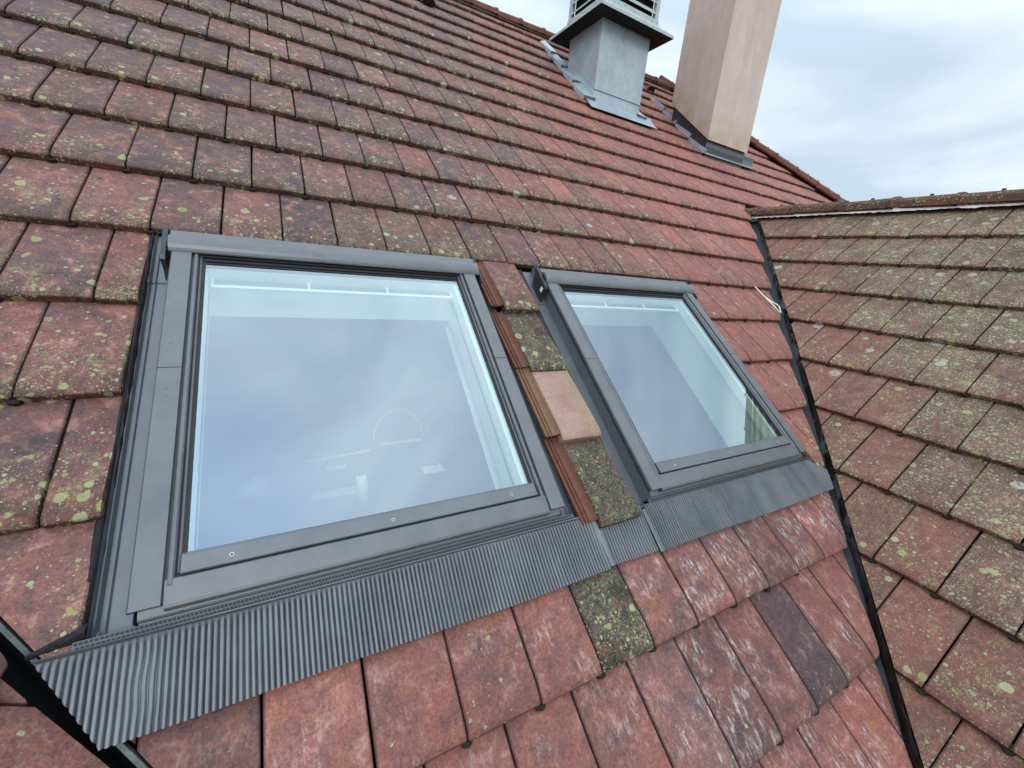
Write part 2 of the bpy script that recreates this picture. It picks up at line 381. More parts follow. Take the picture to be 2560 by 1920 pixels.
class MB:
    def __init__(s): s.v = []; s.f = []; s.mi = []
    def quad(s, pts, mi=0):
        b = len(s.v); s.v += [tuple(p) for p in pts]; s.f.append(tuple(range(b, b + len(pts)))); s.mi.append(mi); return s
    def box(s, a, b, mi=0):
        x0, y0, z0 = a; x1, y1, z1 = b; k = len(s.v)
        s.v += [(x0, y0, z0), (x1, y0, z0), (x1, y1, z0), (x0, y1, z0), (x0, y0, z1), (x1, y0, z1), (x1, y1, z1), (x0, y1, z1)]
        for q in ((0, 3, 2, 1), (4, 5, 6, 7), (0, 1, 5, 4), (1, 2, 6, 5), (2, 3, 7, 6), (3, 0, 4, 7)):
            s.f.append(tuple(k + i for i in q)); s.mi.append(mi)
        return s
    def extrude(s, prof, a, b, axis='v', closed=True, mi=0, caps=True):
        """profile of 2-D points swept along a local axis: axis 'v' -> profile is (u,n); axis 'u' -> profile is (v,n)"""
        k = len(s.v); n = len(prof)
        for w in (a, b):
            for p in prof: s.v.append((p[0], w, p[1]) if axis == 'v' else ((w, p[0], p[1]) if axis == 'u' else (p[0], p[1], w)))
        for i in range(n if closed else n - 1):
            j = (i + 1) % n; s.f.append((k + i, k + j, k + n + j, k + n + i)); s.mi.append(mi)
        if closed and caps:
            s.f.append(tuple(k + i for i in range(n))[::-1]); s.f.append(tuple(k + n + i for i in range(n))); s.mi += [mi, mi]
        return s
    def tube(s, pts, r, seg=8, mi=0, caps=True):
        pts = [Vector(p) for p in pts]; k = len(s.v); rings = len(pts)
        for i, p in enumerate(pts):
            d = (pts[min(i + 1, rings - 1)] - pts[max(i - 1, 0)]).normalized()
            a = d.orthogonal().normalized() if i == 0 else (a - d * a.dot(d)).normalized()
            b = d.cross(a); rr = r[i] if isinstance(r, (list, tuple)) else r
            for q in range(seg):
                t = 2 * PI * q / seg; s.v.append(tuple(p + (a * math.cos(t) + b * math.sin(t)) * rr))
        for i in range(rings - 1):
            for q in range(seg):
                w = (q + 1) % seg; s.f.append((k + i * seg + q, k + i * seg + w, k + (i + 1) * seg + w, k + (i + 1) * seg + q)); s.mi.append(mi)
        if caps:
            s.f.append(tuple(k + q for q in range(seg))[::-1]); s.f.append(tuple(k + (rings - 1) * seg + q for q in range(seg))); s.mi += [mi, mi]
        return s
    def grid(s, nu, nv, fn, mi=0):
        k = len(s.v)
        for j in range(nv + 1):
            for i in range(nu + 1): s.v.append(tuple(fn(i / nu, j / nv)))
        for j in range(nv):
            for i in range(nu):
                a = k + j * (nu + 1) + i; s.f.append((a, a + 1, a + nu + 2, a + nu + 1)); s.mi.append(mi)
        return s
    def build(s, name, mat, parent=None, smooth=False, bevel=0, mats=None):
        o = obj(name, s.v, s.f, mat, parent, smooth, mats, s.mi if mats else None)
        if bevel:
            bm = bmesh.new(); bm.from_mesh(o.data)
            bmesh.ops.bevel(bm, geom=[e for e in bm.edges if len(e.link_faces) == 2 and e.calc_face_angle(0) > 0.5], offset=bevel, segments=2, affect='EDGES', profile=0.6)
            bm.to_mesh(o.data); bm.free()
            o.data.polygons.foreach_set('use_smooth', [False] * len(o.data.polygons))
        return o

R2W = Matrix(((1, 0, 0), (0, CA, -SA), (0, SA, CA)))                # main roof (u, v, n) -> world
WING_O = Vector((4.06488, 0, 0))
WR2W = Matrix(((0, CB, -SB), (-1, 0, 0), (0, SB, CB)))              # right wing (s, t, n)
LV0 = (0.354, -1.456)
LWING_O = Vector((LV0[0] + 0.768 * LV0[1], 0, 0))
LR2W = Matrix(((0, -CB, SB), (1, 0, 0), (0, SB, CB)))               # left wing

def proj(p):
    d = p - CAMP; z = d.dot(RZ)
    if z < 0.05: return None
    return (512 + 408.34 * d.dot(RX) / z, 384 + 408.34 * d.dot(RY) / z)

# ------------------------------------------------------------------ roof tiles
W, G = 0.2, 0.3399
STEP = 0.031
PROFV = [(0.0, -0.0105), (0.004, -0.006), (0.013, -0.002), (0.030, 0.0003), (0.06, 0.0)]
def surf_n(v):
    for (a, na), (b, nb) in zip(PROFV, PROFV[1:]):
        if v <= b: return na + (nb - na) * (v - a) / (b - a)
    return -STEP * (v - 0.06) / (G - 0.06)

def tile_mesh(width=W, length=G + 0.030, clips=(), lug=True, seed=0, thick=0.019, flange=False, gap=0.0055):
    """verts/faces/uvs of one clay tile, butt edge at v=0, left edge at u=0; clips = list of (point, normal) keep side normal<0"""
    r = random.Random(seed)
    bm = bmesh.new()
    x0, x1 = gap / 2, width - gap / 2
    us = [x0, x0 + 0.004, (x0 + x1) / 2, x1 - 0.004, x1]
    ud = [-0.0035, 0, r.uniform(-0.001, 0.0015), 0, -0.0035]
    vs = [0, 0.004, 0.013, 0.030, 0.06, length]
    tw, jg = r.uniform(-0.0014, 0.0014), [r.uniform(0.0, 0.0030) for _ in us]
    rows = []
    for j, v in enumerate(vs):
        row = []
        for i, u in enumerate(us):
            n = surf_n(v) + ud[i] + tw * ((u - x0) / (x1 - x0) - 0.5) * 2 * (1 - v / length)
            vv = v + (jg[i] if j == 0 else 0)
            if j == 0 and i in (0, len(us) - 1): vv += 0.004
            row.append(bm.verts.new((u, vv, n)))
        rows.append(row)
    for j in range(len(vs) - 1):
        for i in range(len(us) - 1): bm.faces.new((rows[j][i], rows[j][i + 1], rows[j + 1][i + 1], rows[j + 1][i]))
    clipped = False
    for pt, nr in clips:
        res = bmesh.ops.bisect_plane(bm, geom=bm.verts[:] + bm.edges[:] + bm.faces[:], plane_co=pt, plane_no=nr, clear_outer=True)
        if res['geom_cut']: clipped = True
        if not bm.faces: bm.free(); return None
    if sum(f.calc_area() for f in bm.faces) < 0.0015: bm.free(); return None
    be = [e_ for e_ in bm.edges if len(e_.link_faces) == 1]
    dup = {}
    for e_ in be:
        a, b = e_.verts
        f = e_.link_faces[0]
        lv = list(f.verts); ia = lv.index(a)
        if lv[(ia + 1) % len(lv)] != b: a, b = b, a
        for q in (a, b):
            if q not in dup: dup[q] = bm.verts.new((q.co.x, q.co.y + (0.001 if q.co.y < 0.02 else 0), q.co.z - thick))
        bm.faces.new((b, a, dup[a], dup[b]))
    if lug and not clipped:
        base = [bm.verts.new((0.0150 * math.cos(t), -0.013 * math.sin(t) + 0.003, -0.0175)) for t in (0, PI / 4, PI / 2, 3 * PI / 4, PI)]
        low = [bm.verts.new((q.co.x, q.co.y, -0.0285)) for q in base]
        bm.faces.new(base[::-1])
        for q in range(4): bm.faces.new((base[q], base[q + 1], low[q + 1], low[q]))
    bm.verts.index_update()
    V = [tuple(v.co) for v in bm.verts]; F = [tuple(v.index for v in f.verts) for f in bm.faces]
    bm.free()
    return V, F, clipped

def add_uv(me, fn):
    uvl = me.uv_layers.new(name='UVMap')
    co = me.vertices
    data = [0.0] * (2 * len(me.loops))
    for i, l in enumerate(me.loops):
        c = co[l.vertex_index].co; a, b = fn(c); data[2 * i] = a; data[2 * i + 1] = b
    uvl.data.foreach_set('uv', data)

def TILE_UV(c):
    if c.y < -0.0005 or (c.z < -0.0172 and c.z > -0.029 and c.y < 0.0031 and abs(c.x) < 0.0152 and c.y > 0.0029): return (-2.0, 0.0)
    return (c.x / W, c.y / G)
variants = []
for sidx in range(14):
    V, F, _ = tile_mesh(seed=100 + sidx)
    me = bpy.data.meshes.new('tile'); me.from_pydata(V, [], F); me.materials.append(M['tile'])
    add_uv(me, TILE_UV); me.update(); variants.append((me, V, F))

def lay_tiles(parent, R, O, lattice, clips_for, tint_fn, limit=300, field_mat='tile_field'):
    """lattice: list of (u, v, key). Every tile is laid; the largest in view are parts, the rest one joined field"""
    items = []
    for (u, v, key) in lattice:
        r = random.Random(zlib.crc32(repr(key).encode()))
        cl = clips_for(u, v)
        if cl is None: continue
        jit = (r.uniform(-0.0010, 0.0010), r.uniform(-0.0030, 0.0030), r.uniform(-0.0008, 0.0010))
        rz, rx = r.uniform(-0.005, 0.005), r.uniform(-0.004, 0.004)
        mesh = None
        need = [c for c in cl]
        if need:
            out = tile_mesh(clips=[(Vector((c[0] - u, c[1] - v, 0)), Vector((c[2], c[3], 0))) for c in need], seed=r.randint(0, 9999))
            if out is None: continue
            V, F, clipped = out
            mesh = (V, F) if clipped else None
            if mesh: rz = 0
        vi = r.randrange(len(variants))
        if mesh is None: V, F = variants[vi][1], variants[vi][2]
        X = Matrix.Translation((u + jit[0], v + jit[1], jit[2])) @ Matrix.Rotation(rz, 4, 'Z') @ Matrix.Rotation(rx, 4, 'Y')
        tint, wear = tint_fn(u, v, r)
        ps = [proj(R @ (X @ Vector((a, b, 0))) + O) for a in (0, W) for b in (0, G)]
        area = 0
        if all(ps):
            cx = sum(p[0] for p in ps) / 4; cy = sum(p[1] for p in ps) / 4
            (ax, ay), (bx, by), (cx2, cy2), (dx, dy) = ps
            area = abs((dx - ax) * (cy2 - by) - (dy - ay) * (cx2 - bx)) / 2
            if not (-60 < cx < 1084 and -60 < cy < 828): area = 0
        items.append((area, X, mesh, vi, tint, wear))
    items.sort(key=lambda q: -q[0])
    fv, ff, fu, ft, fw = [], [], [], [], []
    for n_, (area, X, mesh, vi, tint, wear) in enumerate(items):
        V, F = mesh if mesh else (variants[vi][1], variants[vi][2])
        if n_ < limit and area > 0:
            if mesh:
                me = bpy.data.meshes.new('tile'); me.from_pydata(V, [], F); me.materials.append(M['tile'])
                add_uv(me, TILE_UV); me.update()
            else: me = variants[vi][0]
            o = bpy.data.objects.new('tile', me); col.objects.link(o); o.parent = parent; o.matrix_local = X
            o['tint'] = tint; o['wear'] = wear
        else:
            b = len(fv)
            fv += [tuple(X @ Vector(p)) for p in V]; fu += [TILE_UV(Vector(p)) for p in V]
            for f in F: ff.append(tuple(b + i for i in f)); ft.append(tint); fw.append(wear)
    if fv:
        me = bpy.data.meshes.new('tile_field'); me.from_pydata(fv, [], ff); me.materials.append(M[field_mat])
        uvl = me.uv_layers.new(name='UVMap'); d = []
        for l in me.loops: d += list(fu[l.vertex_index])
        uvl.data.foreach_set('uv', d)
        for nm, dat in (('tint', ft), ('wear', fw)):
            at = me.attributes.new(nm, 'FLOAT_VECTOR', 'FACE'); at.data.foreach_set('vector', [x for q in dat for x in q])
        me.update()
        o = bpy.data.objects.new('tile_field', me); col.objects.link(o); o.parent = parent; o['kind'] = 'stuff'

def sm(x, a, b):
    t = max(0, min(1, (x - a) / (b - a))); return t * t * (3 - 2 * t)

# --- main roof
main_roof = thing('tiled_roof', 'large main roof slope of red brown flat clay tiles holding both skylights', 'roof', (0, 0, 0), (AL, 0, 0))
UL = lambda v: LV0[0] - 0.768 * (v - LV0[1])
lat = []
for r_ in range(-14, 9):
    off = 0.0 if r_ % 2 else 0.5
    for k_ in range(-16, 46): lat.append(((k_ + off) * W, -r_ * G, ('m', r_, k_)))

def clips_main(u, v):
    c = []
    if v > 4.45: return None
    if u + W < UL(v) - 0.3 or u > 4.2 + 0.74 * (v + G) and v < 1.0: return None
    if u < -1.9: return None
    # left valley: keep u > UL + 0.03
    nn = Vector((-1, -0.768)).normalized(); c.append((LV0[0] + 0.032, LV0[1], nn.x, nn.y))
    if v < 1.15:
        nn = Vector((1, -0.74)).normalized(); c.append((4.046, 0.0, nn.x, nn.y))
    nn = Vector((1, 0.72)).normalized(); c.append((6.30, 4.62, nn.x, nn.y))
    c.append((0, 4.60, 0, 1))
    # opening of the two skylights: rows 1..4
    if -1.37 < v < -0.1:
        if u < 0.30 and u > -1: c.append((0.300, 0, 1, 0))
        elif u >= 2.7:
            if u + W < 2.99: return None
            c.append((2.988, 0, -1, 0))
        else: return None
    def needed(cc):
        for a in (0, W):
            for b in (0, G + 0.03):
                if (u + a - cc[0]) * cc[2] + (v + b - cc[1]) * cc[3] > -0.006: return True
        return False
    c = [cc for cc in c if needed(cc)]
    for cc in c:
        if all((u + a - cc[0]) * cc[2] + (v + b - cc[1]) * cc[3] > 0 for a in (0, W) for b in (0, G + 0.03)): return None
    # inside chimney and turret
    if 3.74 < u and u + W < 4.34 and 3.0 < v < 3.3: return None
    return c

def tint_main(u, v, r):
    hue = 0.22 + 0.62 * sm(u - 0.25 * v, 0.6, 3.2) + r.gauss(0, 0.17)
    bri = 0.63 + 0.24 * sm(u, 1.0, 4.8) + r.gauss(0, 0.09)
    lich = 0.62 * (1 - sm(u - 0.15 * v, 1.6, 4.6)) + r.uniform(-0.1, 0.2)
    if v > 3: lich *= 0.5
    moss = 0.0; scuff = 0.0
    if v < -1.4:                                   # rows under the aprons: brushed, redder, few lichens
        hue = 0.68 + r.gauss(0, 0.16); lich = max(0, r.uniform(-0.1, 0.12)); bri = 0.56 + r.gauss(0, 0.10)
        scuff = 0.35 + 0.85 * sm(u, 0.9, 1.8)
        if r.random() < 0.09: hue = 0.3
    if u < 0.3 and -1.5 < v < 0.1: hue = 0.42 + r.gauss(0, 0.12); lich = 0.75 + r.uniform(0, 0.3)
    if u > 2.7 and -1.5 < v < 0.2: hue = 0.95 + r.gauss(0, 0.08); bri = 0.62; lich = r.choice((0.05, 0.1, 0.5)); scuff = 0.3
    if -0.05 < v < 0.4 and 0.7 < u < 2.6: lich = 0.65 + r.uniform(-0.3, 0.3); moss = r.choice((0, 0, 0.25, 0.45))
    if abs(v + 5 * G) < 0.02 and abs(u - 1.4) < 0.02: moss = 1.0; lich = 0.75; hue = 0.2; bri = 0.5; scuff = 0
    if abs(v + 6 * G) < 0.02 and abs(u - 2.1) < 0.02: hue = 0.0; bri = 0.36; scuff = 0.1; lich = 0.12
    if abs(v + 6 * G) < 0.02 and abs(u - 1.7) < 0.02: scuff = 1.5; hue = 0.35
    if r.random() < 0.07 and v > 0.3 and u > 2.4: hue = 1.0; lich *= 0.4
    return (float(hue), float(bri), float(max(0, lich))), (float(moss), float(scuff), 0.0)
lay_tiles(main_roof, R2W, Vector((0, 0, 0)), lat, clips_main, tint_main, limit=296)

# the four exposed tiles standing between the skylights, with their moulded side channel
def flange_tile(u, v, h, rz, tint, wear, length):
    V, F, _ = tile_mesh(width=0.188, length=length, lug=False, seed=int(-v * 1000), thick=0.032)
    V = [tuple(p) for p in V]; F = list(F); nb = len(V)
    prof = [(-0.057, -0.030), (-0.057, -0.016), (-0.050, -0.015), (-0.048, -0.021), (-0.043, -0.021), (-0.041, -0.014), (-0.036, -0.014),
            (-0.034, -0.021), (-0.029, -0.021), (-0.026, -0.015), (-0.010, -0.014), (-0.003, -0.008), (0.001, -0.004)]
    for vv in (0.030, length):
        for p in prof: V.append((p[0], vv, p[1] - STEP * max(0, vv - 0.06) / G))
    n = len(prof)
    for i in range(n - 1): F.append((nb + i, nb + i + 1, nb + n + i + 1, nb + n + i))
    k = len(V)
    for p in prof: V.append((p[0], 0.030, p[1] - 0.009))
    for i in range(n - 1): F.append((k + i, k + i + 1, nb + i + 1, nb + i))
    me = bpy.data.meshes.new('tile'); me.from_pydata(V, [], F); me.materials.append(M['tile'])
    add_uv(me, lambda c: ((c.x / W) if c.x > 0.0015 else -1.0, c.y / G)); me.update()
    o = bpy.data.objects.new('tile', me); col.objects.link(o); o.parent = main_roof
    o.matrix_local = Matrix.Translation((u, v, h)) @ Matrix.Rotation(rz, 4, 'Z')
    o['tint'] = tint; o['wear'] = wear; return o
flange_tile(1.556, -0.345, 0.020, 0.0, (0.45, 0.55, 1.15), (0.0, 0.0, 0.0), 0.37)
props(flange_tile(1.556, -0.690, 0.018, 0.004, (0.15, 0.42, 0.9), (0.9, 0.0, 0.0), 0.36), 'mossy dark tile between the skylights')
pale = flange_tile(1.556, -1.018, 0.034, -0.014, (1.0, 1.0, 0.0), (0.0, 0.2, 0.0), 0.36)
pale.data.materials[0] = M['tile_pale']
props(pale, 'clean pale pink replacement tile between the skylights')
props(flange_tile(1.566, -1.342, 0.029, 0.004, (0.15, 0.42, 0.7), (1.0, 0.0, 0.0), 0.36), 'lowest mossy tile lying over the pleated apron')

# underlay with openings
b = MB()
for (u0, u1, v0, v1) in ((-2.2, 0.46, -3.0, 4.6), (0.46, 1.37, -0.17, 4.6), (1.37, 1.912, -3.0, 4.6), (1.912, 2.83, -0.19, 4.6),
                         (2.83, 8.6, -3.0, 4.6), (0.46, 1.37, -3.0, -1.17), (1.912, 2.83, -3.0, -1.19)):
    b.box((u0, v0, -0.105), (u1, v1, -0.090))
ul = b.build('underlay', M['underlay'], main_roof)
bm = bmesh.new(); bm.from_mesh(ul.data)
for pt, nr in (((LV0[0] - 0.0, LV0[1], 0), (-1, -0.768, 0)), ((6.30, 4.62, 0), (1, 0.72, 0))):
    bmesh.ops.bisect_plane(bm, geom=bm.verts[:] + bm.edges[:] + bm.faces[:], plane_co=pt, plane_no=nr, clear_outer=True)
bm.to_mesh(ul.data); bm.free()

# --- wing roofs
wing = thing('tiled_roof', 'side roof slope on the right crusted with green and yellow lichen', 'roof', WING_O, WR2W)
T0 = 1.0611
latw = []
for r_ in range(1, 11):
    off = 0.0 if r_ % 2 == 0 else 0.5
    for k_ in range(-8, 20): latw.append(((k_ + off) * W + 0.0173, T0 - G * r_, ('w', r_, k_)))
nw = Vector((-1, -0.795)).normalized()
def clips_wing(s, t):
    c = []
    if s > 3.2: return None
    cc = (0.055, 0.0, nw.x, nw.y)
    d = [(s + a - cc[0]) * cc[2] + (t + b_ - cc[1]) * cc[3] for a in (0, W) for b_ in (0, G + 0.03)]
    if all(x > 0 for x in d): return None
    if any(x > -0.006 for x in d): c.append(cc)
    if t + G + 0.03 > 1.115: c.append((0, 1.115, 0, 1))
    return c
def tint_wing(s, t, r):
    edge = sm(s + 0.795 * t, 0.45, 0.1)
    return (float(0.75 + 0.25 * edge + r.gauss(0, 0.15)), float(0.58 + r.gauss(0, 0.06)), float(1.05 - 0.55 * edge + r.uniform(-0.1, 0.25))), (0.0 if r.random() < 0.85 else 0.4, 0.0, float(1.0 - 0.5 * edge))
lay_tiles(wing, WR2W, WING_O, latw, clips_wing, tint_wing, limit=298)
b = MB().box((-1.0, -3.2, -0.105), (3.4, 1.14, -0.090))
ul = b.build('underlay', M['underlay'], wing)
bm = bmesh.new(); bm.from_mesh(ul.data)
bmesh.ops.bisect_plane(bm, geom=bm.verts[:] + bm.edges[:] + bm.faces[:], plane_co=(0.0, 0, 0), plane_no=(nw.x, nw.y, 0), clear_outer=True)
bm.to_mesh(ul.data); bm.free()

lwing = thing('tiled_roof', 'red tiled corner of a roof below the black valley at bottom left', 'roof', LWING_O, LR2W)
latl = []
for r_ in range(-2, 9):
    off = 0.0 if r_ % 2 == 0 else 0.5
    for k_ in range(-16, 10): latl.append(((k_ + off) * W + 0.05, 0.10 - G * r_, ('l', r_, k_)))
# valley on this side: s = +0.795*t
nl = Vector((1, -0.795)).normalized()
def clips_lw(s, t):
    if t > 0.9 or s < -3.0: return None
    c = []
    cc = (-0.004, 0.0, nl.x, nl.y)
    d = [(s + a - cc[0]) * cc[2] + (t + b_ - cc[1]) * cc[3] for a in (0, W) for b_ in (0, G + 0.03)]
    if all(x > 0 for x in d): return None
    if any(x > -0.006 for x in d): c.append(cc)
    return c
lay_tiles(lwing, LR2W, LWING_O, latl, clips_lw, lambda s, t, r: ((float(0.7 + r.gauss(0, 0.12)), 0.5, 0.05), (0.0, 0.3, 0.0)), limit=200)
b = MB().box((-3.2, -3.0, -0.105), (2.0, 1.2, -0.090))
ul = b.build('underlay', M['underlay'], lwing)
bm = bmesh.new(); bm.from_mesh(ul.data)
bmesh.ops.bisect_plane(bm, geom=bm.verts[:] + bm.edges[:] + bm.faces[:], plane_co=(0.0, 0, 0), plane_no=(nl.x, nl.y, 0), clear_outer=True)
bm.to_mesh(ul.data); bm.free()

# ------------------------------------------------------------------ valley gutters
def wpt(u, v, n): return R2W @ Vector((u, v, n))
def wingpt(s, t, n): return WR2W @ Vector((s, t, n)) + WING_O
def lwpt(s, t, n): return LR2W @ Vector((s, t, n)) + LWING_O
vg = thing('valley_gutter', 'dark zinc valley with torn grey foil between the main roof and the right wing', 'gutter', wpt(4.0, -0.1, -0.03))
base = vg.location.copy()
b = MB()
NV = 60
def vfn(i, j):
    v = -3.0 + j * 4.1; t = v / 1.0135
    wob = 0.003 * mnoise.noise(Vector((v * 6, i * 3, 1)))
    U0 = 4.065 + 0.768 * v
    if i < 0.34: p = wpt(U0 - 0.11, v, -0.064 + wob)
    elif i < 0.67: p = wpt(U0 + 0.012, v, -0.070 + wob)
    else: p = wingpt(-0.795 * t + 0.13, t, -0.066 + wob)
    return p - base
b.grid(3, NV, lambda i, j: vfn(i, j))
b.build('zinc_sheet', M['zinc_dark'], vg, smooth=False)
# crumpled foil strip along the cut edge of the wing tiles
b = MB()
def foil(i, j):
    t = 1.0 - j * 3.6
    q = mnoise.noise(Vector((t * 14, i * 2.0, 3))) ; q2 = mnoise.noise(Vector((t * 37, i * 5.0, 8)))
    s = -0.795 * t + 0.050 + 0.009 * q + 0.004 * q2 - 0.030 * (1 - i)
    n = -0.062 + i * (0.056 + 0.012 * q2) + 0.006 * q
    return wingpt(s, t, n) - base
b.grid(5, 420, foil)
b.build('foil_strip', M['torn'], vg)

lg = thing('valley_gutter', 'black valley gap crossing the bottom left corner beside the pleated apron', 'gutter', wpt(LV0[0], LV0[1], -0.03))
base2 = lg.location.copy()
b = MB()
def vl(i, j):
    v = -3.0 + j * 4.0; t = v * 1 / 1.0135; U0 = UL(v)
    k_ = round(i * 4)
    if k_ == 0: p = wpt(U0 + 0.12, v, -0.045)
    elif k_ == 1: p = wpt(U0 + 0.012, v, -0.060)
    elif k_ == 2: p = wpt(U0 - 0.004, v, -0.066)
    elif k_ == 3: p = wpt(U0 - 0.02, v, -0.085)
    else: p = lwpt(0.795 * t - 0.11, t, -0.055)
    return p - base2
b.grid(4, 40, vl)
b.build('zinc_sheet', M['frame_black'], lg)
b = MB()
def ledge(i, j):
    v = -3.0 + 3.9 * j; k_ = round(i * 3)
    du, n = ((0.008, -0.058), (0.013, -0.020), (0.024, -0.016), (0.026, -0.034))[k_]
    return wpt(UL(v) + du, v, n + 0.0012 * mnoise.noise(Vector((v * 6, i, 3)))) - base2
b.grid(3, 90, ledge)
b.build('folded_edge', M['zinc_old'], lg)

# black membrane squeezed between the left tiles and the first skylight
b = MB()
def memb(i, j):
    v = -0.02 - j * 1.24
    q = mnoise.noise(Vector((v * 20, i * 4, 2))); q2 = mnoise.noise(Vector((v * 55, i * 9, 5)))
    wide = 0.010 * sm(-v, 0.6, 1.0) + 0.012 * sm(-v, 1.12, 1.26)
    u = 0.296 - wide * 1.1 + i * (0.014 + wide) + 0.002 * q
    n = -0.042 + 0.018 * math.sin(i * PI) + 0.014 * (1 - i) + 0.003 * q + 0.0015 * q2
    return (u, v, n)
b.grid(6, 240, memb)
def memb2(i, j):
    q = mnoise.noise(Vector((i * 9, j * 9, 2)))
    u = 0.312 - 0.082 * i; v = -1.243 - 0.034 * j - 0.022 * i * (1 - j) - 0.008 * i
    return (u, v + 0.006, -0.006 + 0.022 * math.sin(j * PI) * (1 - 0.6 * i) + 0.004 * q)
b.grid(16, 8, memb2)
b.build('joint_membrane', M['foam'], main_roof, smooth=True)

# ------------------------------------------------------------------ ridges
def ridge_profile(w, h, seg=8):
    pts = []
    for i in range(seg + 1):
        t = PI * i / seg
        x = -w * math.cos(t); z = h * (math.sin(t) ** 0.62) - 0.062 + 0.062 * 0
        pts.append((x, z))
    return pts
def ridge_tile_mesh(L, w=0.108, h=0.085):
    b = MB(); outer = ridge_profile(w, h); inner = [(x * 0.88, z - 0.013) for x, z in outer]
    def ring(y, k): return [(x * k, y, z * k if z > 0 else z) for x, z in outer]
    ys = [(0, 1.02), (0.003, 1.09), (0.030, 1.09), (0.036, 1.0), (L, 0.93)]
    k0 = len(b.v); n = len(outer)
    for y, k in ys: b.v += [(x * k, y, (z + 0.062) * k - 0.062) for x, z in outer]
    for j in range(len(ys) - 1):
        for i in range(n - 1): b.f.append((k0 + j * n + i, k0 + j * n + i + 1, k0 + (j + 1) * n + i + 1, k0 + (j + 1) * n + i)); b.mi.append(0)
    b.v += [(x, 0, z) for x, z in inner]; k1 = len(b.v) - n
    for i in range(n - 1): b.f.append((k0 + i + 1, k0 + i, k1 + i, k1 + i + 1)); b.mi.append(0)
    k2 = len(b.v); b.v += [(x, L, z) for x, z in inner]
    for i in range(n - 1): b.f.append((k1 + i + 1, k1 + i, k2 + i, k2 + i + 1)); b.mi.append(0)
    # fixing clip
    b.box((-0.006, L * 0.45, 0.018), (0.006, L * 0.45 + 0.02, 0.036))
    me = bpy.data.meshes.new('ridge_tile'); me.from_pydata(b.v, [], b.f); me.update(); return me
def ridge_line(parent, P0, P1, pitch, mat, name='ridge_tile'):
    """parent space = world minus parent's transform; P0,P1 world"""
    me = ridge_tile_mesh(pitch * 1.10); me.materials.append(mat)
    d = (P1 - P0); n = int(d.length / pitch); d.normalize()
    side = d.cross(Vector((0, 0, 1))).normalized(); up = side.cross(d)
    inv = parent.matrix_world.inverted() if parent.matrix_world != Matrix() else Matrix()
    r = random.Random(3)
    for i in range(n + 1):
        X = Matrix((side, d, up)).transposed().to_4x4()
        X = X @ Matrix.Rotation(r.uniform(-0.02, 0.02), 4, 'Z') @ Matrix.Rotation(r.uniform(-0.012, 0.012), 4, 'X')
        X.translation = P0 + d * (i * pitch) + up * r.uniform(-0.003, 0.003)
        o = bpy.data.objects.new(name, me); col.objects.link(o); o.parent = parent; o.matrix_local = inv @ X
bpy.context.view_layer.update()
APEX = wpt(0, 4.66, 0)
A0 = Vector((-1.8, APEX.y, APEX.z + 0.022)); A1 = Vector((6.22, APEX.y, APEX.z + 0.022))
ridge_line(main_roof, A1, A0, 0.34, M['ridge_main'])
H0 = wpt(6.30, 4.60, 0.055); H1 = wpt(6.30 + 0.72 * 3.9, 4.62 - 3.9, 0.055)
ridge_line(main_roof, H1, H0, 0.36, M['ridge_main'], 'hip_tile')
wa = 1.165
WAP0 = wingpt(-0.90, wa, 0.0); WAP0.z += 0.012
WAP1 = wingpt(3.2, wa, 0.0); WAP1.z += 0.012
ridge_line(wing, WAP1, WAP0, 0.365, M['ridge_wing'])
# white mortar bedding under the wing ridge
b = MB()
def mort(i, j):
    s = -0.86 + i * 4.0
    q = mnoise.noise(Vector((s * 9, j, 1))); q2 = mnoise.noise(Vector((s * 33, j, 4)))
    t = 1.040 + 0.06 * j + (0.010 * q + 0.006 * q2) * (1 - j); n = 0.002 + 0.030 * j + 0.003 * q2
    return (s, t, n)
b.grid(400, 3, mort)
b.build('mortar_bed', M['mortar'], wing)
b = MB()
def mort2(i, j):
    u = 1.4 + i * 4.9
    q = mnoise.noise(Vector((u * 5, j, 1))); q2 = mnoise.noise(Vector((u * 21, j, 4)))
    return (u, 4.565 + 0.02 * j + (0.012 * q + 0.008 * q2) * (1 - j), 0.004 + 0.02 * j)
b.grid(300, 2, mort2)
b.build('mortar_bed', M['mortar'], main_roof)
# hidden slopes that close the building
b = MB()
b.quad([(-2.2, APEX.y, APEX.z - 0.03), (6.3, APEX.y, APEX.z - 0.03), (9.3, APEX.y + 3.6, APEX.z - 2.9), (-2.2, APEX.y + 3.6, APEX.z - 2.9)])
hb = wpt(6.30 + 0.72 * 7.6, 4.62 - 7.6, -0.03)
b.quad([(6.3, APEX.y, APEX.z - 0.03), tuple(hb), (hb.x, APEX.y + 3.6, hb.z), (9.3, APEX.y + 3.6, APEX.z - 2.9)])
for q in range(len(b.v)): b.v[q] = tuple(R2W.transposed() @ Vector(b.v[q]))
b.build('back_slope', M['ridge_main'], main_roof)
b = MB()
wz = wingpt(0, wa, -0.03)
b.quad([(wz.x, 0.95, wz.z), (wz.x, -3.2, wz.z), (wz.x + 2.6, -3.2, wz.z - 2.1), (wz.x + 2.6, 0.95 - 2.6, wz.z - 2.1)])
Wi = wing.matrix_world.inverted()
b.v = [tuple(Wi @ Vector(p)) for p in b.v]
b.build('back_slope', M['ridge_main'], wing)

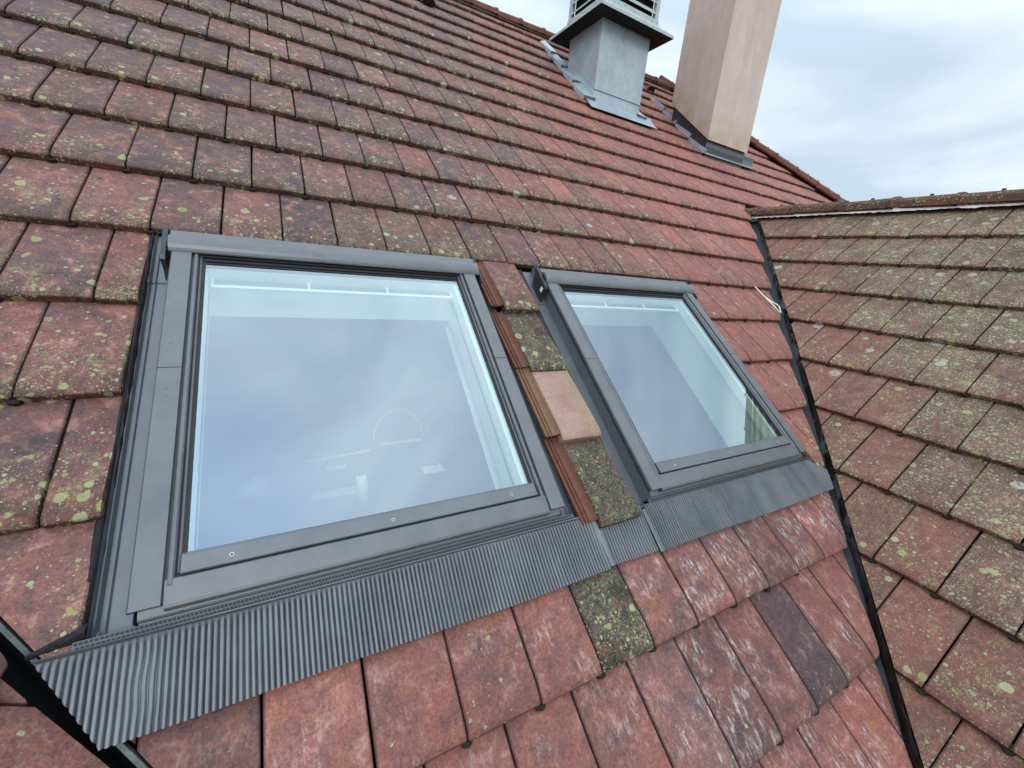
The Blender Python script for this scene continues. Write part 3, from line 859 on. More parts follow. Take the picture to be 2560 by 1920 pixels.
# small vent tiles with dark mouths
def vent_tile(u, v):
    b = MB()
    b.grid(8, 3, lambda i, j: (u + (i - 0.5) * 0.15 * (1 - 0.25 * j), v + 0.17 * j, 0.058 * math.sin(PI * i) ** 0.6 * (1 - j) ** 0.8 + 0.001 - 0.012 * j))
    o = b.build('vent_tile', M['ridge_main'], main_roof, smooth=True)
    mb_ = MB(); pts = [(u - 0.065, v + 0.004, -0.004)] + [(u + (i / 8 - 0.5) * 0.13, v + 0.004, 0.050 * max(0, math.sin(PI * i / 8)) ** 0.6 + 0.0) for i in range(9)] + [(u + 0.065, v + 0.004, -0.004)]
    mb_.quad(pts); mb_.build('vent_mouth', M['black'], o)
vent_tile(2.18, 3.99); vent_tile(5.45, 4.09)

# ------------------------------------------------------------------ skylights
def make_skylight(dU, dV, label, apron_fn, right_gutter=True, idx=0):
    B = Vector((0.378, -1.262, 0.0))
    t = thing('skylight', label, 'skylight', wpt(B.x + dU, B.y + dV, 0), (AL, 0, 0), 'grey framed skylights in the tiled roof')
    def bld(b, name, mat, parent=t, smooth=False, bevel=0, mats=None):
        b.v = [(p[0] - B.x, p[1] - B.y, p[2] - B.z) for p in b.v]
        return b.build(name, mat, parent, smooth, bevel, mats)
    L, Rr = 0.378, 1.448
    mir = lambda u: L + Rr - u
    # casing under the covers
    b = MB()
    b.box((L + 0.008, -1.246, -0.060), (L + 0.062, -0.06, 0.040)); b.box((mir(L + 0.062), -1.246, -0.060), (mir(L + 0.008), -0.06, 0.040))
    b.box((L + 0.062, -1.246, -0.060), (mir(L + 0.062), -1.165, 0.030)); b.box((L + 0.062, -0.150, -0.060), (mir(L + 0.062), -0.06, 0.040))
    bld(b, 'casing', M['frame_dark'], bevel=0.0015)
    for sgn in (0, 1):
        X = (lambda u: mir(u)) if sgn else (lambda u: u)
        for (v0, v1, dz) in ((-0.643, -0.150, 0.0012), (-1.250, -0.6445, 0.0)):
            b = MB(); z = 0.049 + dz
            prof = [(X(L), z - 0.016), (X(L + 0.0005), z - 0.004), (X(L + 0.004), z), (X(L + 0.0545), z), (X(L + 0.0545), z - 0.010), (X(L + 0.010), z - 0.010), (X(L + 0.010), z - 0.016)]
            if sgn: prof = prof[::-1]
            b.extrude(prof, v0, v1, 'v'); o = bld(b, 'side_cover', M['frame'])
            for (du, vv) in (((0.026, -0.557),) if v0 > -0.7 else ((0.026, -0.713), (0.026, -0.735))):
                s = MB(); c0 = Vector((X(L + du) - B.x, vv - B.y, z - 0.001))
                s.tube([c0, c0 + Vector((0, 0, 0.0018))], 0.0030, 10); s.build('rivet', M['frame'], o)
        # rounded beads beside the sash
        b = MB(); prof = [(X(L + 0.0585 + 0.0075 - 0.0075 * math.cos(PI * q / 6)), 0.036 + 0.011 * math.sin(PI * q / 6)) for q in range(7)]
        if sgn: prof = prof[::-1]
        b.extrude(prof, -1.213, -0.150, 'v'); bld(b, 'bead', M['frame'])
        b = MB(); prof = [(X(L + 0.0755 + 0.0035 - 0.0035 * math.cos(PI * q / 4)), 0.034 + 0.007 * math.sin(PI * q / 4)) for q in range(5)]
        if sgn: prof = prof[::-1]
        b.extrude(prof, -1.191, -0.150, 'v'); bld(b, 'bead', M['frame'])
        b = MB(); b.box((min(X(L + 0.055), X(L + 0.090)), -1.20, 0.020), (max(X(L + 0.055), X(L + 0.090)), -0.150, 0.034)); bld(b, 'gasket', M['frame_black'])
    # bottom sash rail, lower cover, deep bottom flashing
    b = MB()
    prof = [(-1.196, 0.030), (-1.196, 0.0455), (-1.194, 0.0475), (-1.158, 0.0455), (-1.153, 0.042), (-1.149, 0.036), (-1.149, 0.030)]
    b.extrude(prof, L + 0.0835, mir(L + 0.0835), 'u'); sash = bld(b, 'sash_rail', M['frame'])
    for uu in (0.553, 0.913, 1.275):
        s = MB(); c0 = Vector((uu - B.x, -1.178 - B.y, 0.0462))
        s.tube([c0, c0 + Vector((0, 0, 0.0016))], 0.0048, 14)
        s.build('screw', M['zinc'], sash)
        s = MB(); s.tube([c0 + Vector((0, 0, 0.0016)), c0 + Vector((0, 0, 0.0021))], 0.0024, 8); s.build('screw_recess', M['frame_black'], sash)
    b = MB()
    prof = [(-1.258, 0.012), (-1.259, 0.030), (-1.256, 0.0375), (-1.250, 0.040), (-1.203, 0.0445), (-1.2005, 0.043), (-1.2005, 0.028), (-1.252, 0.026), (-1.254, 0.012)]
    b.extrude(prof, L + 0.0575, mir(L + 0.0575), 'u'); bld(b, 'lower_cover', M['frame'])
    b = MB()
    prof = [(-1.240, 0.020), (-1.255, 0.016), (-1.262, 0.015), (-1.2655, 0.012), (-1.266, 0.007), (-1.2665, 0.003), (-1.272, 0.001), (-1.288, 0.0015), (-1.288, -0.01), (-1.240, -0.04)]
    b.extrude(prof, L + 0.012, Rr - 0.004, 'u'); bld(b, 'bottom_flashing', M['gutter'])
    # stitched strip
    b = MB()
    b.box((L - 0.084 if idx == 0 else L + 0.0, -1.2875, 0.0), (Rr + 0.045, -1.2695, 0.0045), 0)
    uu = L - 0.082 if idx == 0 else L + 0.01
    while uu < Rr + 0.04:
        b.box((uu, -1.2770, 0.0040), (uu + 0.0052, -1.2722, 0.0052), 1)
        b.box((uu + 0.003, -1.2852, 0.0040), (uu + 0.0082, -1.2804, 0.0052), 1)
        uu += 0.0075
    bld(b, 'stitched_strip', None, mats=[M['strip'], M['frame_black']])
    # hood
    b = MB()
    prof = [(-0.066, 0.000), (-0.066, 0.047), (-0.070, 0.051), (-0.094, 0.051), (-0.098, 0.046), (-0.099, 0.041), (-0.104, 0.041), (-0.106, 0.056),
            (-0.110, 0.0640), (-0.118, 0.0690), (-0.130, 0.0705), (-0.143, 0.0690), (-0.155, 0.0650), (-0.165, 0.0590), (-0.1715, 0.0525), (-0.1730, 0.0480),
            (-0.170, 0.0480), (-0.1690, 0.0500), (-0.158, 0.0545), (-0.130, 0.056), (-0.110, 0.052), (-0.100, 0.0)]
    hl = MB(); hl.box((L + 0.001, -0.160, 0.036), (Rr - 0.001, -0.104, 0.0535))
    bld(hl, 'hood_shade', M['frame_black'])  # black box added to stand in for the shade under the hood
    b.extrude(prof, L - 0.006, Rr + 0.018, 'u'); bld(b, 'hood', M['frame'])
    for x0, x1 in ((L - 0.026, L - 0.012), (Rr + 0.020, Rr + 0.028)):
        b = MB()
        pr = [(-0.062, 0.055), (-0.196, 0.052), (-0.208, 0.044), (-0.206, 0.000), (-0.222, -0.035), (-0.228, -0.051), (-0.150, -0.051), (-0.125, -0.047), (-0.108, -0.034), (-0.098, -0.010), (-0.084, 0.022), (-0.062, 0.046)]
        b.extrude(pr, x0, x1, 'u'); br = bld(b, 'hood_bracket', M['frame_dark'], bevel=0.0012)
        if idx == 1 and x0 < 1:
            s = MB(); s.box((x0 - 0.001 - B.x, -0.196 - B.y, 0.006), (x0 - B.x, -0.176 - B.y, 0.030)); s.build('white_sticker', M['plastic_white'], br)
    # dark stepped head of the sash below the hood
    b = MB()
    b.box((L + 0.058, -0.181, 0.0305), (mir(L + 0.058), -0.110, 0.0425)); b.box((L + 0.0845, -0.194, 0.0305), (mir(L + 0.0845), -0.181, 0.0365)); b.box((L + 0.0845, -0.204, 0.0305), (mir(L + 0.0845), -0.194, 0.0325))
    bld(b, 'sash_head', M['frame_black'], bevel=0.001)
    b = MB(); b.box((L + 0.084, -0.206, 0.012), (mir(L + 0.084), -0.189, 0.027)); bld(b, 'glass_spacer', M['glass_edge'])
    # pane
    b = MB(); b.box((L + 0.0835, -1.153, 0.022), (mir(L + 0.0835), -0.150, 0.030)); b.mi = [1, 0, 1, 1, 1, 1]; bld(b, 'glass_pane', None, mats=[M['glass'], M['glass_inner']])
    # white inner sash and reveal lining
    b = MB(); u0, u1, v0, v1 = L + 0.084, mir(L + 0.084), -1.160, -0.185
    z0, z1 = -0.035, 0.014
    for q in (((u0, v0, z0), (u0 + 0.006, v1, z1)), ((u1 - 0.020, v0, z0), (u1, v1, z1)), ((u0 + 0.006, v0, z0), (u1 - 0.02, v0 + 0.006, z1)), ((u0 + 0.006, v1 - 0.022, z0), (u1 - 0.02, v1, z1))):
        b.box(*q)
    bld(b, 'inner_sash', M['white'], bevel=0.0015)
    dep, vt, ex = (0.20, -0.222, 0.016) if idx == 0 else (0.27, -0.155, 0.022)
    b = MB()
    T = [(u0, v1, -0.03), (u1, v1, -0.03), (u1, v0, -0.03), (u0, v0, -0.03)]
    D = [(u0 - ex, vt, -dep), (u1 + ex, vt, -dep), (u1 + ex, v0 - 0.02, -dep), (u0 - ex, v0 - 0.02, -dep)]
    for i in range(4):
        j = (i + 1) % 4; b.quad([T[i], T[j], D[j], D[i]])
    bld(b, 'reveal_lining', M['white'])
    # white handle bar across the head
    b = MB(); vb, nb = -0.245, -0.030
    b.box((u0 + 0.012, vb - 0.006, nb - 0.006), (u1 - 0.020, vb + 0.006, nb + 0.006))
    for uu in (u0 + 0.012, u0 + 0.31, u0 + 0.60, u1 - 0.028): b.box((uu, vb + 0.006, nb - 0.005), (uu + 0.008, -0.205, nb + 0.005))
    bld(b, 'handle_bar', M['white_paint'], bevel=0.002)
    # side gutters
    for sgn in (0, 1):
        X = (lambda u: mir(u)) if sgn else (lambda u: u)
        prof = [(0.284, -0.034), (0.300, -0.036), (0.3045, -0.020), (0.307, -0.036), (0.3135, -0.036), (0.3155, -0.019), (0.3185, -0.036), (0.327, -0.036),
                (0.329, -0.030), (0.332, -0.036), (0.3545, -0.036), (0.3835, -0.036), (0.3845, 0.020)]
        prof = [(X(p[0]), p[1]) for p in prof]
        if sgn: prof = prof[::-1]
        for (v0_, v1_, dz) in ((-1.268, -0.232, 0.0), (-0.236, -0.005, 0.003)):
            b = MB(); b.extrude([(p[0], p[1] + dz) for p in prof], v0_, v1_, 'v', closed=False)
            bld(b, 'side_gutter', M['gutter'])
        # foot piece of the gutter folding onto the apron
        b = MB()
        b.quad([(X(0.292), -1.268, -0.034), (X(0.386), -1.268, -0.036), (X(0.392), -1.292, 0.002), (X(0.276), -1.292, 0.001)])
        b.quad([(X(0.316), -1.255, -0.028), (X(0.322), -1.255, -0.028), (X(0.330), -1.290, 0.004), (X(0.3285), -1.290, 0.004)])
        bld(b, 'gutter_foot', M['gutter'])
    apron_fn(t, B, bld)
    return t

PITCH = 0.0112
def pleats(b, ua, ub, vtop, vbot, amp=0.0070, nbase=0.002, crease=None, pitch=PITCH, nv=9):
    nu = int((ub - ua) / pitch * 10)
    def fn(i, j):
        u = ua + (ub - ua) * i
        vt, vb = vtop(u), vbot(u)
        jj = j
        v = vt + (vb - vt) * jj
        d = abs(v - vt)
        a = amp * min(1, d / 0.018) if vt > -1.30 else amp
        ph = u / pitch + 0.05 * mnoise.noise(Vector((u * 14, v * 2.5, 2)))
        a *= 0.95 + 0.20 * mnoise.noise(Vector((u * 60, v * 5, 7)))
        uu = u
        if crease is not None:
            w = math.exp(-((u - crease) / 0.022) ** 2) * math.sin(PI * min(1, jj * 1.1))
            uu += 0.0022 * w * math.sin(jj * 9)
            a *= 1 - 0.55 * w
        wav = 0.0012 * mnoise.noise(Vector((u * 5, v * 5, 5))) + 0.0025 * mnoise.noise(Vector((u * 1.2, v * 8, 9)))
        s_ = abs(math.sin(PI * ph))
        tooth = 0.0022 * (s_ - 0.6) * (1 if j > 0.999 else 0)
        drape = -0.008 * sm(d, 0, 0.17)
        return (uu + 0.0005 * mnoise.noise(Vector((u * 200, v * 10, 1))), v - tooth, nbase + drape + a * (min(1.0, s_ / 0.74) ** 0.8 + 0.12 * s_ - 0.12) + wav)
    b.grid(nu, nv, fn)
def apron_left(t, B, bld):
    b = MB()
    def bot(u):
        base_ = -1.459 - 0.006 * sm(u, 0.5, 1.0) + 0.002 * math.sin(u * 9)
        return max(base_, -1.286 - (u - 0.243) * 1.56) if u < 0.36 else base_
    pleats(b, 0.245, 1.556, lambda u: -1.284, bot, crease=0.405)
    bld(b, 'pleated_apron', M['apron'])
    b = MB(); b.tube([(0.243, -1.286, 0.006), (0.60, -1.288, 0.0075), (1.50, -1.289, 0.0075), (1.553, -1.289, 0.006)], 0.0026, 6)
    bld(b, 'apron_fold', M['apron'], smooth=True)
def apron_right(t, B, bld):
    dU, dV = 1.452, -0.020
    def sh(b): b.v = [(p[0] - dU, p[1] - dV, p[2]) for p in b.v]
    b = MB()
    pleats(b, 1.795, 3.018, lambda u: -1.304 if u < 2.925 else -1.304 - (u - 2.925) * 0.72,
           lambda u: max(-1.466 + 0.002 * math.sin(u * 7) , -9) if u < 2.982 else -1.466 + (u - 2.982) * 2.35, amp=0.0080, nbase=0.003, pitch=0.0115)
    sh(b); bld(b, 'pleated_apron', M['apron'])
    b = MB(); pleats(b, 1.535, 1.782, lambda u: -1.300, lambda u: -1.456 - 0.003 * sm(u, 1.6, 1.7), amp=0.0055, nbase=-0.001, pitch=0.0115)
    sh(b); bld(b, 'apron_strip', M['apron'])
    b = MB(); b.grid(3, 6, lambda i, j: (1.556 + 0.022 * i + 0.006 * j, -1.30 - 0.157 * j, 0.005 + 0.0025 * math.sin(PI * i) - 0.007 * j)); sh(b); bld(b, 'apron_edge', M['apron'])
    b = MB(); b.grid(3, 6, lambda i, j: (1.778 + 0.020 * i + 0.002 * j, -1.318 - 0.149 * j, 0.008 + 0.0015 * math.sin(PI * i) - 0.007 * j)); sh(b); bld(b, 'apron_edge', M['apron'])
sky1 = make_skylight(0.0, 0.0, 'large skylight on the left with the wide pleated apron reaching the black valley', apron_left, idx=0)
sky2 = make_skylight(1.452, -0.020, 'farther skylight on the right reflecting the edge of the side roof', apron_right, idx=1)

# ------------------------------------------------------------------ ventilation turret
x0, x1, y0, y1 = 3.695, 4.36, 2.170, 2.735
zb = lambda y: (y - 2.13) * 0.79 + 1.66        # roof height under the turret
tv = thing('ventilation_turret', 'square zinc ventilation turret with flaking white louvred head on the roof', 'roof vent', (x0, y0, 1.70))
tb = tv.location.copy()
def tbld(b, name, mat, parent=tv, **k):
    b.v = [tuple(Vector(p) - tb) for p in b.v]; return b.build(name, mat, parent, **k)
b = MB(); ZT = 2.47
pts = [(x0, y0), (x1, y0), (x1, y1), (x0, y1)]
zz = [1.846, 1.846, 2.292, 2.292]
lowz = [1.70, 1.70, 2.12, 2.12]
for i in range(4):
    j = (i + 1) % 4
    b.quad([(*pts[i], zz[i]), (*pts[j], zz[j]), (*pts[j], ZT + 0.02), (*pts[i], ZT + 0.02)])
tbld(b, 'zinc_box', M['zinc'])
b = MB(); c_ = 0.004
pin = [(x0 + c_, y0 + c_), (x1 - c_, y0 + c_), (x1 - c_, y1 - c_), (x0 + c_, y1 - c_)]
for i in range(4):
    j = (i + 1) % 4; b.quad([(*pin[i], lowz[i] - 0.12), (*pin[j], lowz[j] - 0.12), (*pin[j], zz[j] + 0.06), (*pin[i], zz[i] + 0.06)])
tbld(b, 'zinc_skirt', M['zinc'])
# standing seam on the near corner, drip line over the skirt
b = MB(); b.box((x0 - 0.004, y0 - 0.004, 1.85), (x0 + 0.012, y0, ZT)); b.extrude([(y0 - 0.006, 1.842), (y0 - 0.006, 1.850), (y0, 1.852), (y0, 1.842)], x0 - 0.005, x1 + 0.005, 'u')
tbld(b, 'seam', M['zinc'])
def rp(u, v, n): return tuple(wpt(u, v, n))
# front apron and stepped side soakers, lying on the slope
b = MB()
b.grid(10, 4, lambda i, j: rp(3.60 + 0.97 * i + (0.0 if j > 0.3 else 0.0), 2.615 + 0.20 * j, 0.008 + 0.030 * max(0, (j - 0.35)) ** 1.5))
tbld(b, 'zinc_apron', M['zinc'])
for k_ in range(4):
    v0 = 2.775 + 0.375 * k_; uo = 3.575 + 0.022 * k_
    b = MB()
    b.quad([rp(uo, v0, 0.040), rp(3.72, v0, 0.046), rp(3.72, v0 + 0.39, 0.030), rp(uo + 0.02, v0 + 0.39, 0.006)])
    b.quad([rp(uo, v0, 0.040), rp(uo, v0 - 0.004, 0.006), rp(3.715, v0 - 0.004, 0.010), rp(3.72, v0, 0.046)], 1)
    b.quad([rp(uo, v0, 0.040), rp(uo + 0.02, v0 + 0.39, 0.006), rp(uo + 0.018, v0 + 0.39, -0.02), rp(uo - 0.001, v0, -0.01)], 0)
    tbld(b, 'soaker', None, mats=[M['zinc'], M['zinc_old']])
b = MB()
b.quad([rp(4.34, 2.765, 0.040), rp(4.48, 2.765, 0.034), rp(4.48, 3.15, 0.006), rp(4.34, 3.15, 0.02)])
b.quad([rp(4.36, 2.761, 0.006), rp(4.48, 2.761, 0.006), rp(4.48, 2.765, 0.034), rp(4.36, 2.765, 0.040)], 1)
tbld(b, 'soaker', None, mats=[M['zinc'], M['zinc_old']])
# flared head
o_ = 0.17
b = MB()
b.box((x0 - o_, y0 - o_, ZT), (x1 + o_, y1 + o_, ZT + 0.010))
tbld(b, 'soffit', M['black'])
b = MB()
def ringq(b, a, za, c, zc):
    P = [(x0 - a, y0 - a, za), (x1 + a, y0 - a, za), (x1 + a, y1 + a, za), (x0 - a, y1 + a, za)]
    Q = [(x0 - c, y0 - c, zc), (x1 + c, y0 - c, zc), (x1 + c, y1 + c, zc), (x0 - c, y1 + c, zc)]
    for i in range(4):
        j = (i + 1) % 4; b.quad([P[i], P[j], Q[j], Q[i]])
ringq(b, o_ + 0.003, ZT - 0.003, o_ + 0.003, ZT + 0.022)
ringq(b, o_ + 0.003, ZT + 0.022, 0.065, ZT + 0.105)
ringq(b, 0.065, ZT + 0.105, 0.050, ZT + 0.125)
tbld(b, 'flared_skirt', M['flake'])
# louvre cage: corner posts, sills and slats
i_ = 0.035
ax0, ax1, ay0, ay1 = x0 - i_, x1 + i_, y0 - i_, y1 + i_
b = MB(); b.box((ax0 + 0.05, ay0 + 0.05, ZT + 0.05), (ax1 - 0.05, ay1 - 0.05, ZT + 0.85)); tbld(b, 'dark_core', M['black'])
for px in (ax0, ax1 - 0.045):
    for py in (ay0, ay1 - 0.045):
        b = MB(); b.box((px, py, ZT + 0.08), (px + 0.045, py + 0.045, ZT + 0.86)); tbld(b, 'corner_post', M['flake'])
b = MB()
for z in (ZT + 0.115,):
    b.box((ax0 - 0.006, ay0 - 0.006, z), (ax1 + 0.006, ay0 + 0.02, z + 0.055)); b.box((ax0 - 0.006, ay0 + 0.02, z), (ax0 + 0.02, ay1 + 0.006, z + 0.055))
    b.box((ax1 - 0.02, ay0 + 0.02, z), (ax1 + 0.006, ay1 + 0.006, z + 0.055)); b.box((ax0 + 0.02, ay1 - 0.02, z), (ax1 - 0.02, ay1 + 0.006, z + 0.055))
tbld(b, 'sill', M['flake'])
for k_ in range(7):
    z = ZT + 0.215 + k_ * 0.095
    b = MB()
    b.extrude([(ay0 + 0.004, z), (ay0 + 0.004, z + 0.014), (ay0 + 0.045, z + 0.055), (ay0 + 0.045, z + 0.041)], ax0 + 0.045, ax1 - 0.045, 'u')
    tbld(b, 'slat', M['flake'])
    b = MB()
    b.extrude([(ax0 + 0.004, z), (ax0 + 0.004, z + 0.014), (ax0 + 0.045, z + 0.055), (ax0 + 0.045, z + 0.041)][::-1], ay0 + 0.045, ay1 - 0.045, 'v')
    tbld(b, 'slat', M['flake'])
b = MB(); ringq(b, 0.14, ZT + 0.86, 0.14, ZT + 0.90)
P = [(x0 - 0.14, y0 - 0.14), (x1 + 0.14, y0 - 0.14), (x1 + 0.14, y1 + 0.14), (x0 - 0.14, y1 + 0.14)]
ap = ((x0 + x1) / 2, (y0 + y1) / 2, ZT + 1.15)
b.quad([(*q, ZT + 0.86) for q in P])
for i in range(4): b.quad([(*P[i], ZT + 0.90), (*P[(i + 1) % 4], ZT + 0.90), ap])
tbld(b, 'cap', M['zinc'])

# ------------------------------------------------------------------ chimney
cx0, cx1, cy0, cy1 = 5.18, 5.955, 1.834, 2.496
ch = thing('chimney', 'tall square chimney in pink beige cement render beside the turret', 'chimney', (cx0, cy0, 1.55))
cb = ch.location.copy()
def cbld(b, name, mat, parent=ch, **k):
    b.v = [tuple(Vector(p) - cb) for p in b.v]; return b.build(name, mat, parent, **k)
b = MB()
P = [(cx0, cy0), (cx1, cy0), (cx1, cy1), (cx0, cy1)]; zl = [1.609, 1.609, 2.132, 2.132]; ZC = 4.6
NS = 6
for i in range(4):
    j = (i + 1) % 4
    b.quad([(*P[i], zl[i]), (*P[j], zl[j]), (*P[j], ZC), (*P[i], ZC)])
b.quad([(*P[i], zl[i]) for i in (3, 2, 1, 0)]); b.quad([(*P[i], ZC) for i in range(4)])
stack = cbld(b, 'rendered_stack', M['render'], bevel=0.006)
b = MB(); b.box((cx0 - 0.06, cy0 - 0.06, ZC), (cx1 + 0.06, cy1 + 0.06, ZC + 0.08)); cbld(b, 'coping', M['render'])
for q in (0.25, 0.75):
    b = MB(); c0 = Vector((cx0 + (cx1 - cx0) * q, (cy0 + cy1) / 2, ZC + 0.08)); b.tube([c0, c0 + Vector((0, 0, 0.3))], 0.11, 16); cbld(b, 'chimney_pot', M['ridge_main'])
# recessed zinc upstand below the render, apron and stepped flashing
b = MB(); g_ = 0.022
Pi = [(cx0 + g_, cy0 + g_ - 0.0), (cx1 - g_, cy0 + g_), (cx1 - g_, cy1 - g_), (cx0 + g_, cy1 - g_)]
for i in range(4):
    j = (i + 1) % 4; b.quad([(*Pi[i], zl[i] - 0.22), (*Pi[j], zl[j] - 0.22), (*Pi[j], zl[j] + 0.02), (*Pi[i], zl[i] + 0.02)])
cbld(b, 'zinc_upstand', M['frame_dark'])
b = MB(); b.grid(8, 4, lambda i, j: rp(5.19 + 0.96 * i, 2.352 + 0.075 * j, 0.006 + 0.085 * j ** 2.2)); cbld(b, 'zinc_apron', M['gutter'])
b = MB(); b.tube([rp(5.19, 2.350, 0.008), rp(6.15, 2.356, 0.008)], 0.006, 6); cbld(b, 'apron_lip', M['zinc'])
for k_ in range(4):
    v0 = 2.37 + 0.345 * k_; uo = 5.178 + 0.012 * k_
    b = MB()
    b.box((0, 0, 0), (0, 0, 0)); b = MB()
    b.quad([rp(uo + 0.009, v0, 0.044), rp(uo + 0.030, v0, 0.040), rp(uo + 0.034, v0 + 0.33, 0.024), rp(uo + 0.017, v0 + 0.33, 0.010)], 1)
    b.quad([rp(uo, v0, 0.048), rp(uo + 0.009, v0, 0.048), rp(uo + 0.017, v0 + 0.33, 0.014), rp(uo + 0.008, v0 + 0.33, 0.012)])
    b.quad([rp(uo, v0 - 0.003, 0.002), rp(uo + 0.032, v0 - 0.003, 0.002), rp(uo + 0.030, v0, 0.052), rp(uo, v0, 0.048)])
    b.quad([rp(uo - 0.002, v0, -0.012), rp(uo, v0, 0.048), rp(uo + 0.008, v0 + 0.33, 0.012), rp(uo + 0.006, v0 + 0.33, -0.02)])
    cbld(b, 'step_flashing', None, mats=[M['zinc'], M['frame_dark']])
b = MB()
b.quad([rp(5.97, 2.44, 0.02), rp(6.22, 2.44, 0.006), rp(6.24, 2.50, 0.055), rp(5.97, 2.60, 0.100)])
b.quad([rp(6.22, 2.44, 0.006), rp(6.26, 2.44, 0.0), rp(6.26, 2.60, 0.02), rp(6.24, 2.50, 0.055)])
cbld(b, 'side_flashing', M['zinc_old'])

# ------------------------------------------------------------------ white wire on the tiles
b = MB(); pts = [(3.806, -0.009, 0.004), (3.808, -0.06, 0.006), (3.812, -0.11, 0.006), (3.845, -0.16, 0.006), (3.90, -0.19, 0.004), (3.905, -0.215, 0.002), (3.87, -0.27, -0.002)]
wb = wpt(3.85, -0.15, 0)
b.tube([wpt(*p) - wb for p in pts], 0.0042, 6)
o = b.build('cable', M['plastic_white'], None, smooth=True); o.location = wb
props(o, 'short white wire curling over the orange tiles beside the valley', 'wire')
b = MB(); pts = [(3.815, -0.10, 0.004), (3.828, -0.16, 0.005), (3.845, -0.21, 0.003), (3.862, -0.265, -0.002)]
b.tube([wpt(*p) - wb for p in pts], 0.0036, 6); b.build('loose_end', M['plastic_white'], o, smooth=True)

# ------------------------------------------------------------------ attic room seen through the panes
def struct(b, name, mat):
    o = b.build(name, mat); o['kind'] = 'structure'; return o
ZF = -1.80
b = MB().box((-0.2, -1.05, ZF - 0.05), (3.4, 3.2, ZF)); struct(b, 'attic_floor', M['room_floor'])
b = MB()
y_top = 3.2
for (u0, u1, v0, v1) in ((-0.2, 0.446, -1.34, 3.95), (0.446, 1.380, -0.222, 3.95), (1.380, 1.892, -1.34, 3.95), (1.892, 2.838, -0.175, 3.95), (2.838, 3.4, -1.34, 3.95), (0.446, 1.380, -1.34, -1.18), (1.892, 2.838, -1.34, -1.20)):
    dd = 0.2 if u1 < 1.7 else 0.27
    b.quad([tuple(wpt(u0, v0, -dd)), tuple(wpt(u1, v0, -dd)), tuple(wpt(u1, v1, -dd)), tuple(wpt(u0, v1, -dd))])
struct(b, 'attic_ceiling', M['room'])
b = MB()
b.quad([(-0.2, -1.05, ZF), (3.4, -1.05, ZF), (3.4, -1.05, -1.10), (-0.2, -1.05, -1.10)])
b.quad([(-0.2, 3.2, ZF), (3.4, 3.2, ZF), (3.4, 3.2, 2.24), (-0.2, 3.2, 2.24)])
for xx in (-0.2, 3.4): b.quad([(xx, -1.05, ZF), (xx, 3.2, ZF), (xx, 3.2, 2.24), (xx, -1.05, -1.10)])
struct(b, 'attic_wall', M['room'])

def flo(name, label, cat, loc):
    o = thing(name, label, cat, loc); o.scale = (0.82, 0.82, 0.82); return o
# pale board, roll, cables, papers, clamp on the attic floor
t = flo('wooden_board', 'pale plank lying on the attic floor behind the left pane', 'board', (0.95, 1.06, ZF))
MB().box((-0.20, -0.035, 0.0), (0.20, 0.035, 0.03)).build('plank', M['wood'], t)
t = flo('cardboard_roll', 'white roll standing on the attic floor near the bottom of the left pane', 'roll', (1.13, 0.87, ZF))
b = MB(); b.tube([(0, 0, 0), (-0.02, 0.02, 0.28)], 0.045, 16); b.build('paper_tube', M['plastic_white'], t, smooth=True)
b = MB(); b.tube([(-0.0195, 0.0195, 0.275), (-0.0205, 0.0205, 0.283)], 0.030, 12); b.build('tube_core', M['dark_plastic'], t)
t = flo('cable', 'white cable looping in two arcs seen through the left pane', 'cable', (1.66, 1.84, ZF))
b = MB(); pts = []
for q in range(17):
    a = PI * q / 16; pts.append((-0.30 * math.cos(a) - 0.05, 0.0 + 0.1 * math.sin(a), 0.02 + 0.36 * math.sin(a)))
b.tube(pts, 0.009, 6); b.build('long_loop', M['plastic_white'], t, smooth=True)
b = MB(); pts = [(0.30 + 0.17 * (1 - math.cos(PI * q / 12)), 0.02, 0.02 + 0.28 * math.sin(PI * q / 12)) for q in range(13)]
b.tube(pts, 0.007, 6); b.build('short_loop', M['plastic_white'], t, smooth=True)
b = MB(); b.box((-0.28, -0.05, 0.0), (0.22, -0.02, 0.022)); b.build('power_strip', M['plastic_white'], t)
t = flo('metal_batten', 'thin white batten lying across the attic floor behind the left pane', 'batten', (1.05, 1.68, ZF))
b = MB(); b.box((-0.33, -0.012, 0.0), (0.33, 0.012, 0.02)); b.build('rail', M['plastic_white'], t); t.rotation_euler = (0, 0, 0.12)
t = flo('crumpled_paper', 'crumpled white paper on the attic floor right of the white roll', 'paper', (1.74, 1.13, ZF))
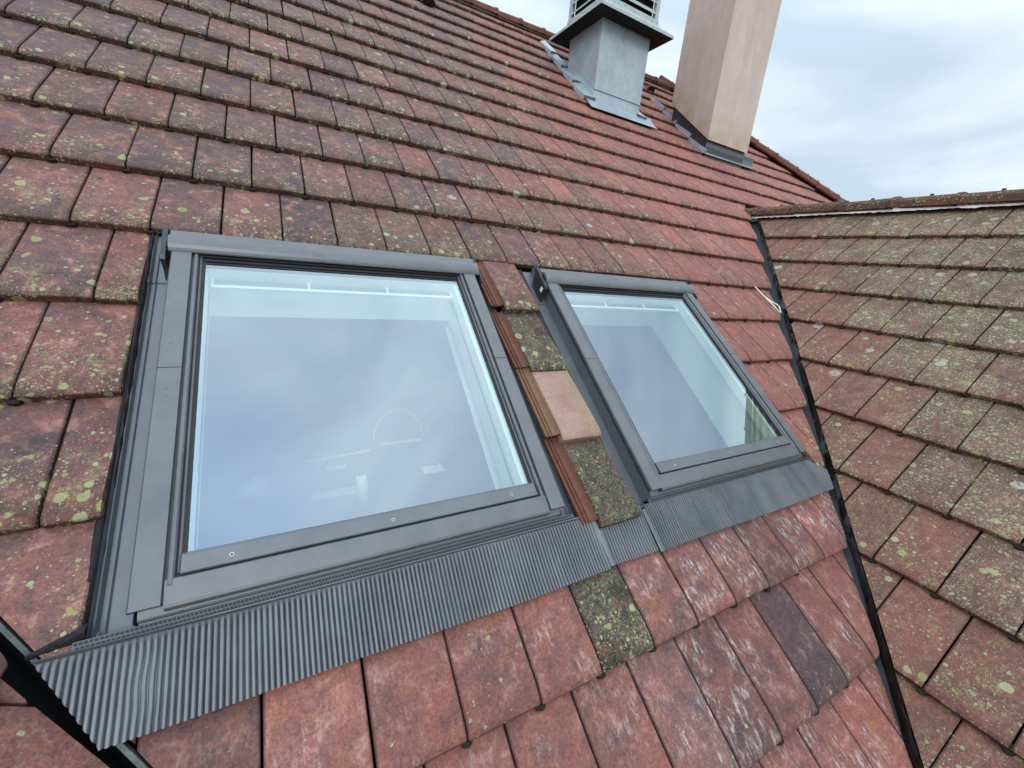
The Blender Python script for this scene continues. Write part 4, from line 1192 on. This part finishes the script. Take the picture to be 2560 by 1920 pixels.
b = MB(); b.grid(7, 7, lambda i, j: ((i - .5) * 0.22, (j - .5) * 0.16, 0.05 + 0.05 * mnoise.noise(Vector((i * 5, j * 5, 2)))))
b.build('sheet', M['plastic_white'], t)
t = flo('work_lamp', 'white work light with round head lying on the attic floor at lower left', 'lamp', (0.42, 1.27, ZF))
b = MB(); b.box((-0.13, -0.07, 0), (0.09, 0.10, 0.05)); b.build('lamp_body', M['wood'], t, bevel=0.01)
b = MB(); b.tube([(-0.03, 0.0, 0.05), (-0.03, 0.0, 0.10)], 0.06, 14); b.build('lamp_head', M['plastic_white'], t)
b = MB(); b.box((-0.02, 0.12, 0), (0.10, 0.22, 0.04)); b.build('lamp_bracket', M['plastic_white'], t)
t = flo('tool_box', 'dark open box of white parts on the attic floor beyond the plank', 'box', (1.00, 1.34, ZF))
b = MB(); b.box((-0.17, -0.10, 0), (0.17, 0.10, 0.02)); b.box((-0.17, -0.10, 0.02), (-0.16, 0.10, 0.12)); b.box((0.16, -0.10, 0.02), (0.17, 0.10, 0.12)); b.box((-0.16, 0.09, 0.02), (0.16, 0.10, 0.12)); b.box((-0.16, -0.10, 0.02), (0.16, -0.09, 0.12))
b.build('tray', M['dark_plastic'], t)
b = MB(); b.box((-0.10, 0.0, 0.02), (0.08, 0.05, 0.09)); b.build('white_part', M['plastic_white'], t)
t = flo('bottle', 'white plastic bottle on the attic floor near the right side of the left pane', 'bottle', (2.44, 1.83, ZF))
b = MB(); b.tube([(0, 0, 0), (0, 0, 0.24), (0, 0, 0.28), (0, 0, 0.29), (0, 0, 0.33)], [0.05, 0.05, 0.035, 0.018, 0.016], 14); b.build('bottle_body', M['plastic_white'], t, smooth=True)
b = MB(); b.tube([(0, 0, 0.33), (0, 0, 0.36)], 0.02, 10); b.build('bottle_cap', M['dark_plastic'], t)

# ------------------------------------------------------------------ ground far below
b = MB().quad([(-1500, -1500, -7), (1500, -1500, -7), (1500, 1500, -7), (-1500, 1500, -7)])
struct(b, 'ground', M['ground'])
print('triangles', sum(len(o.data.polygons) * 2 for o in bpy.data.objects if o.type == 'MESH'))
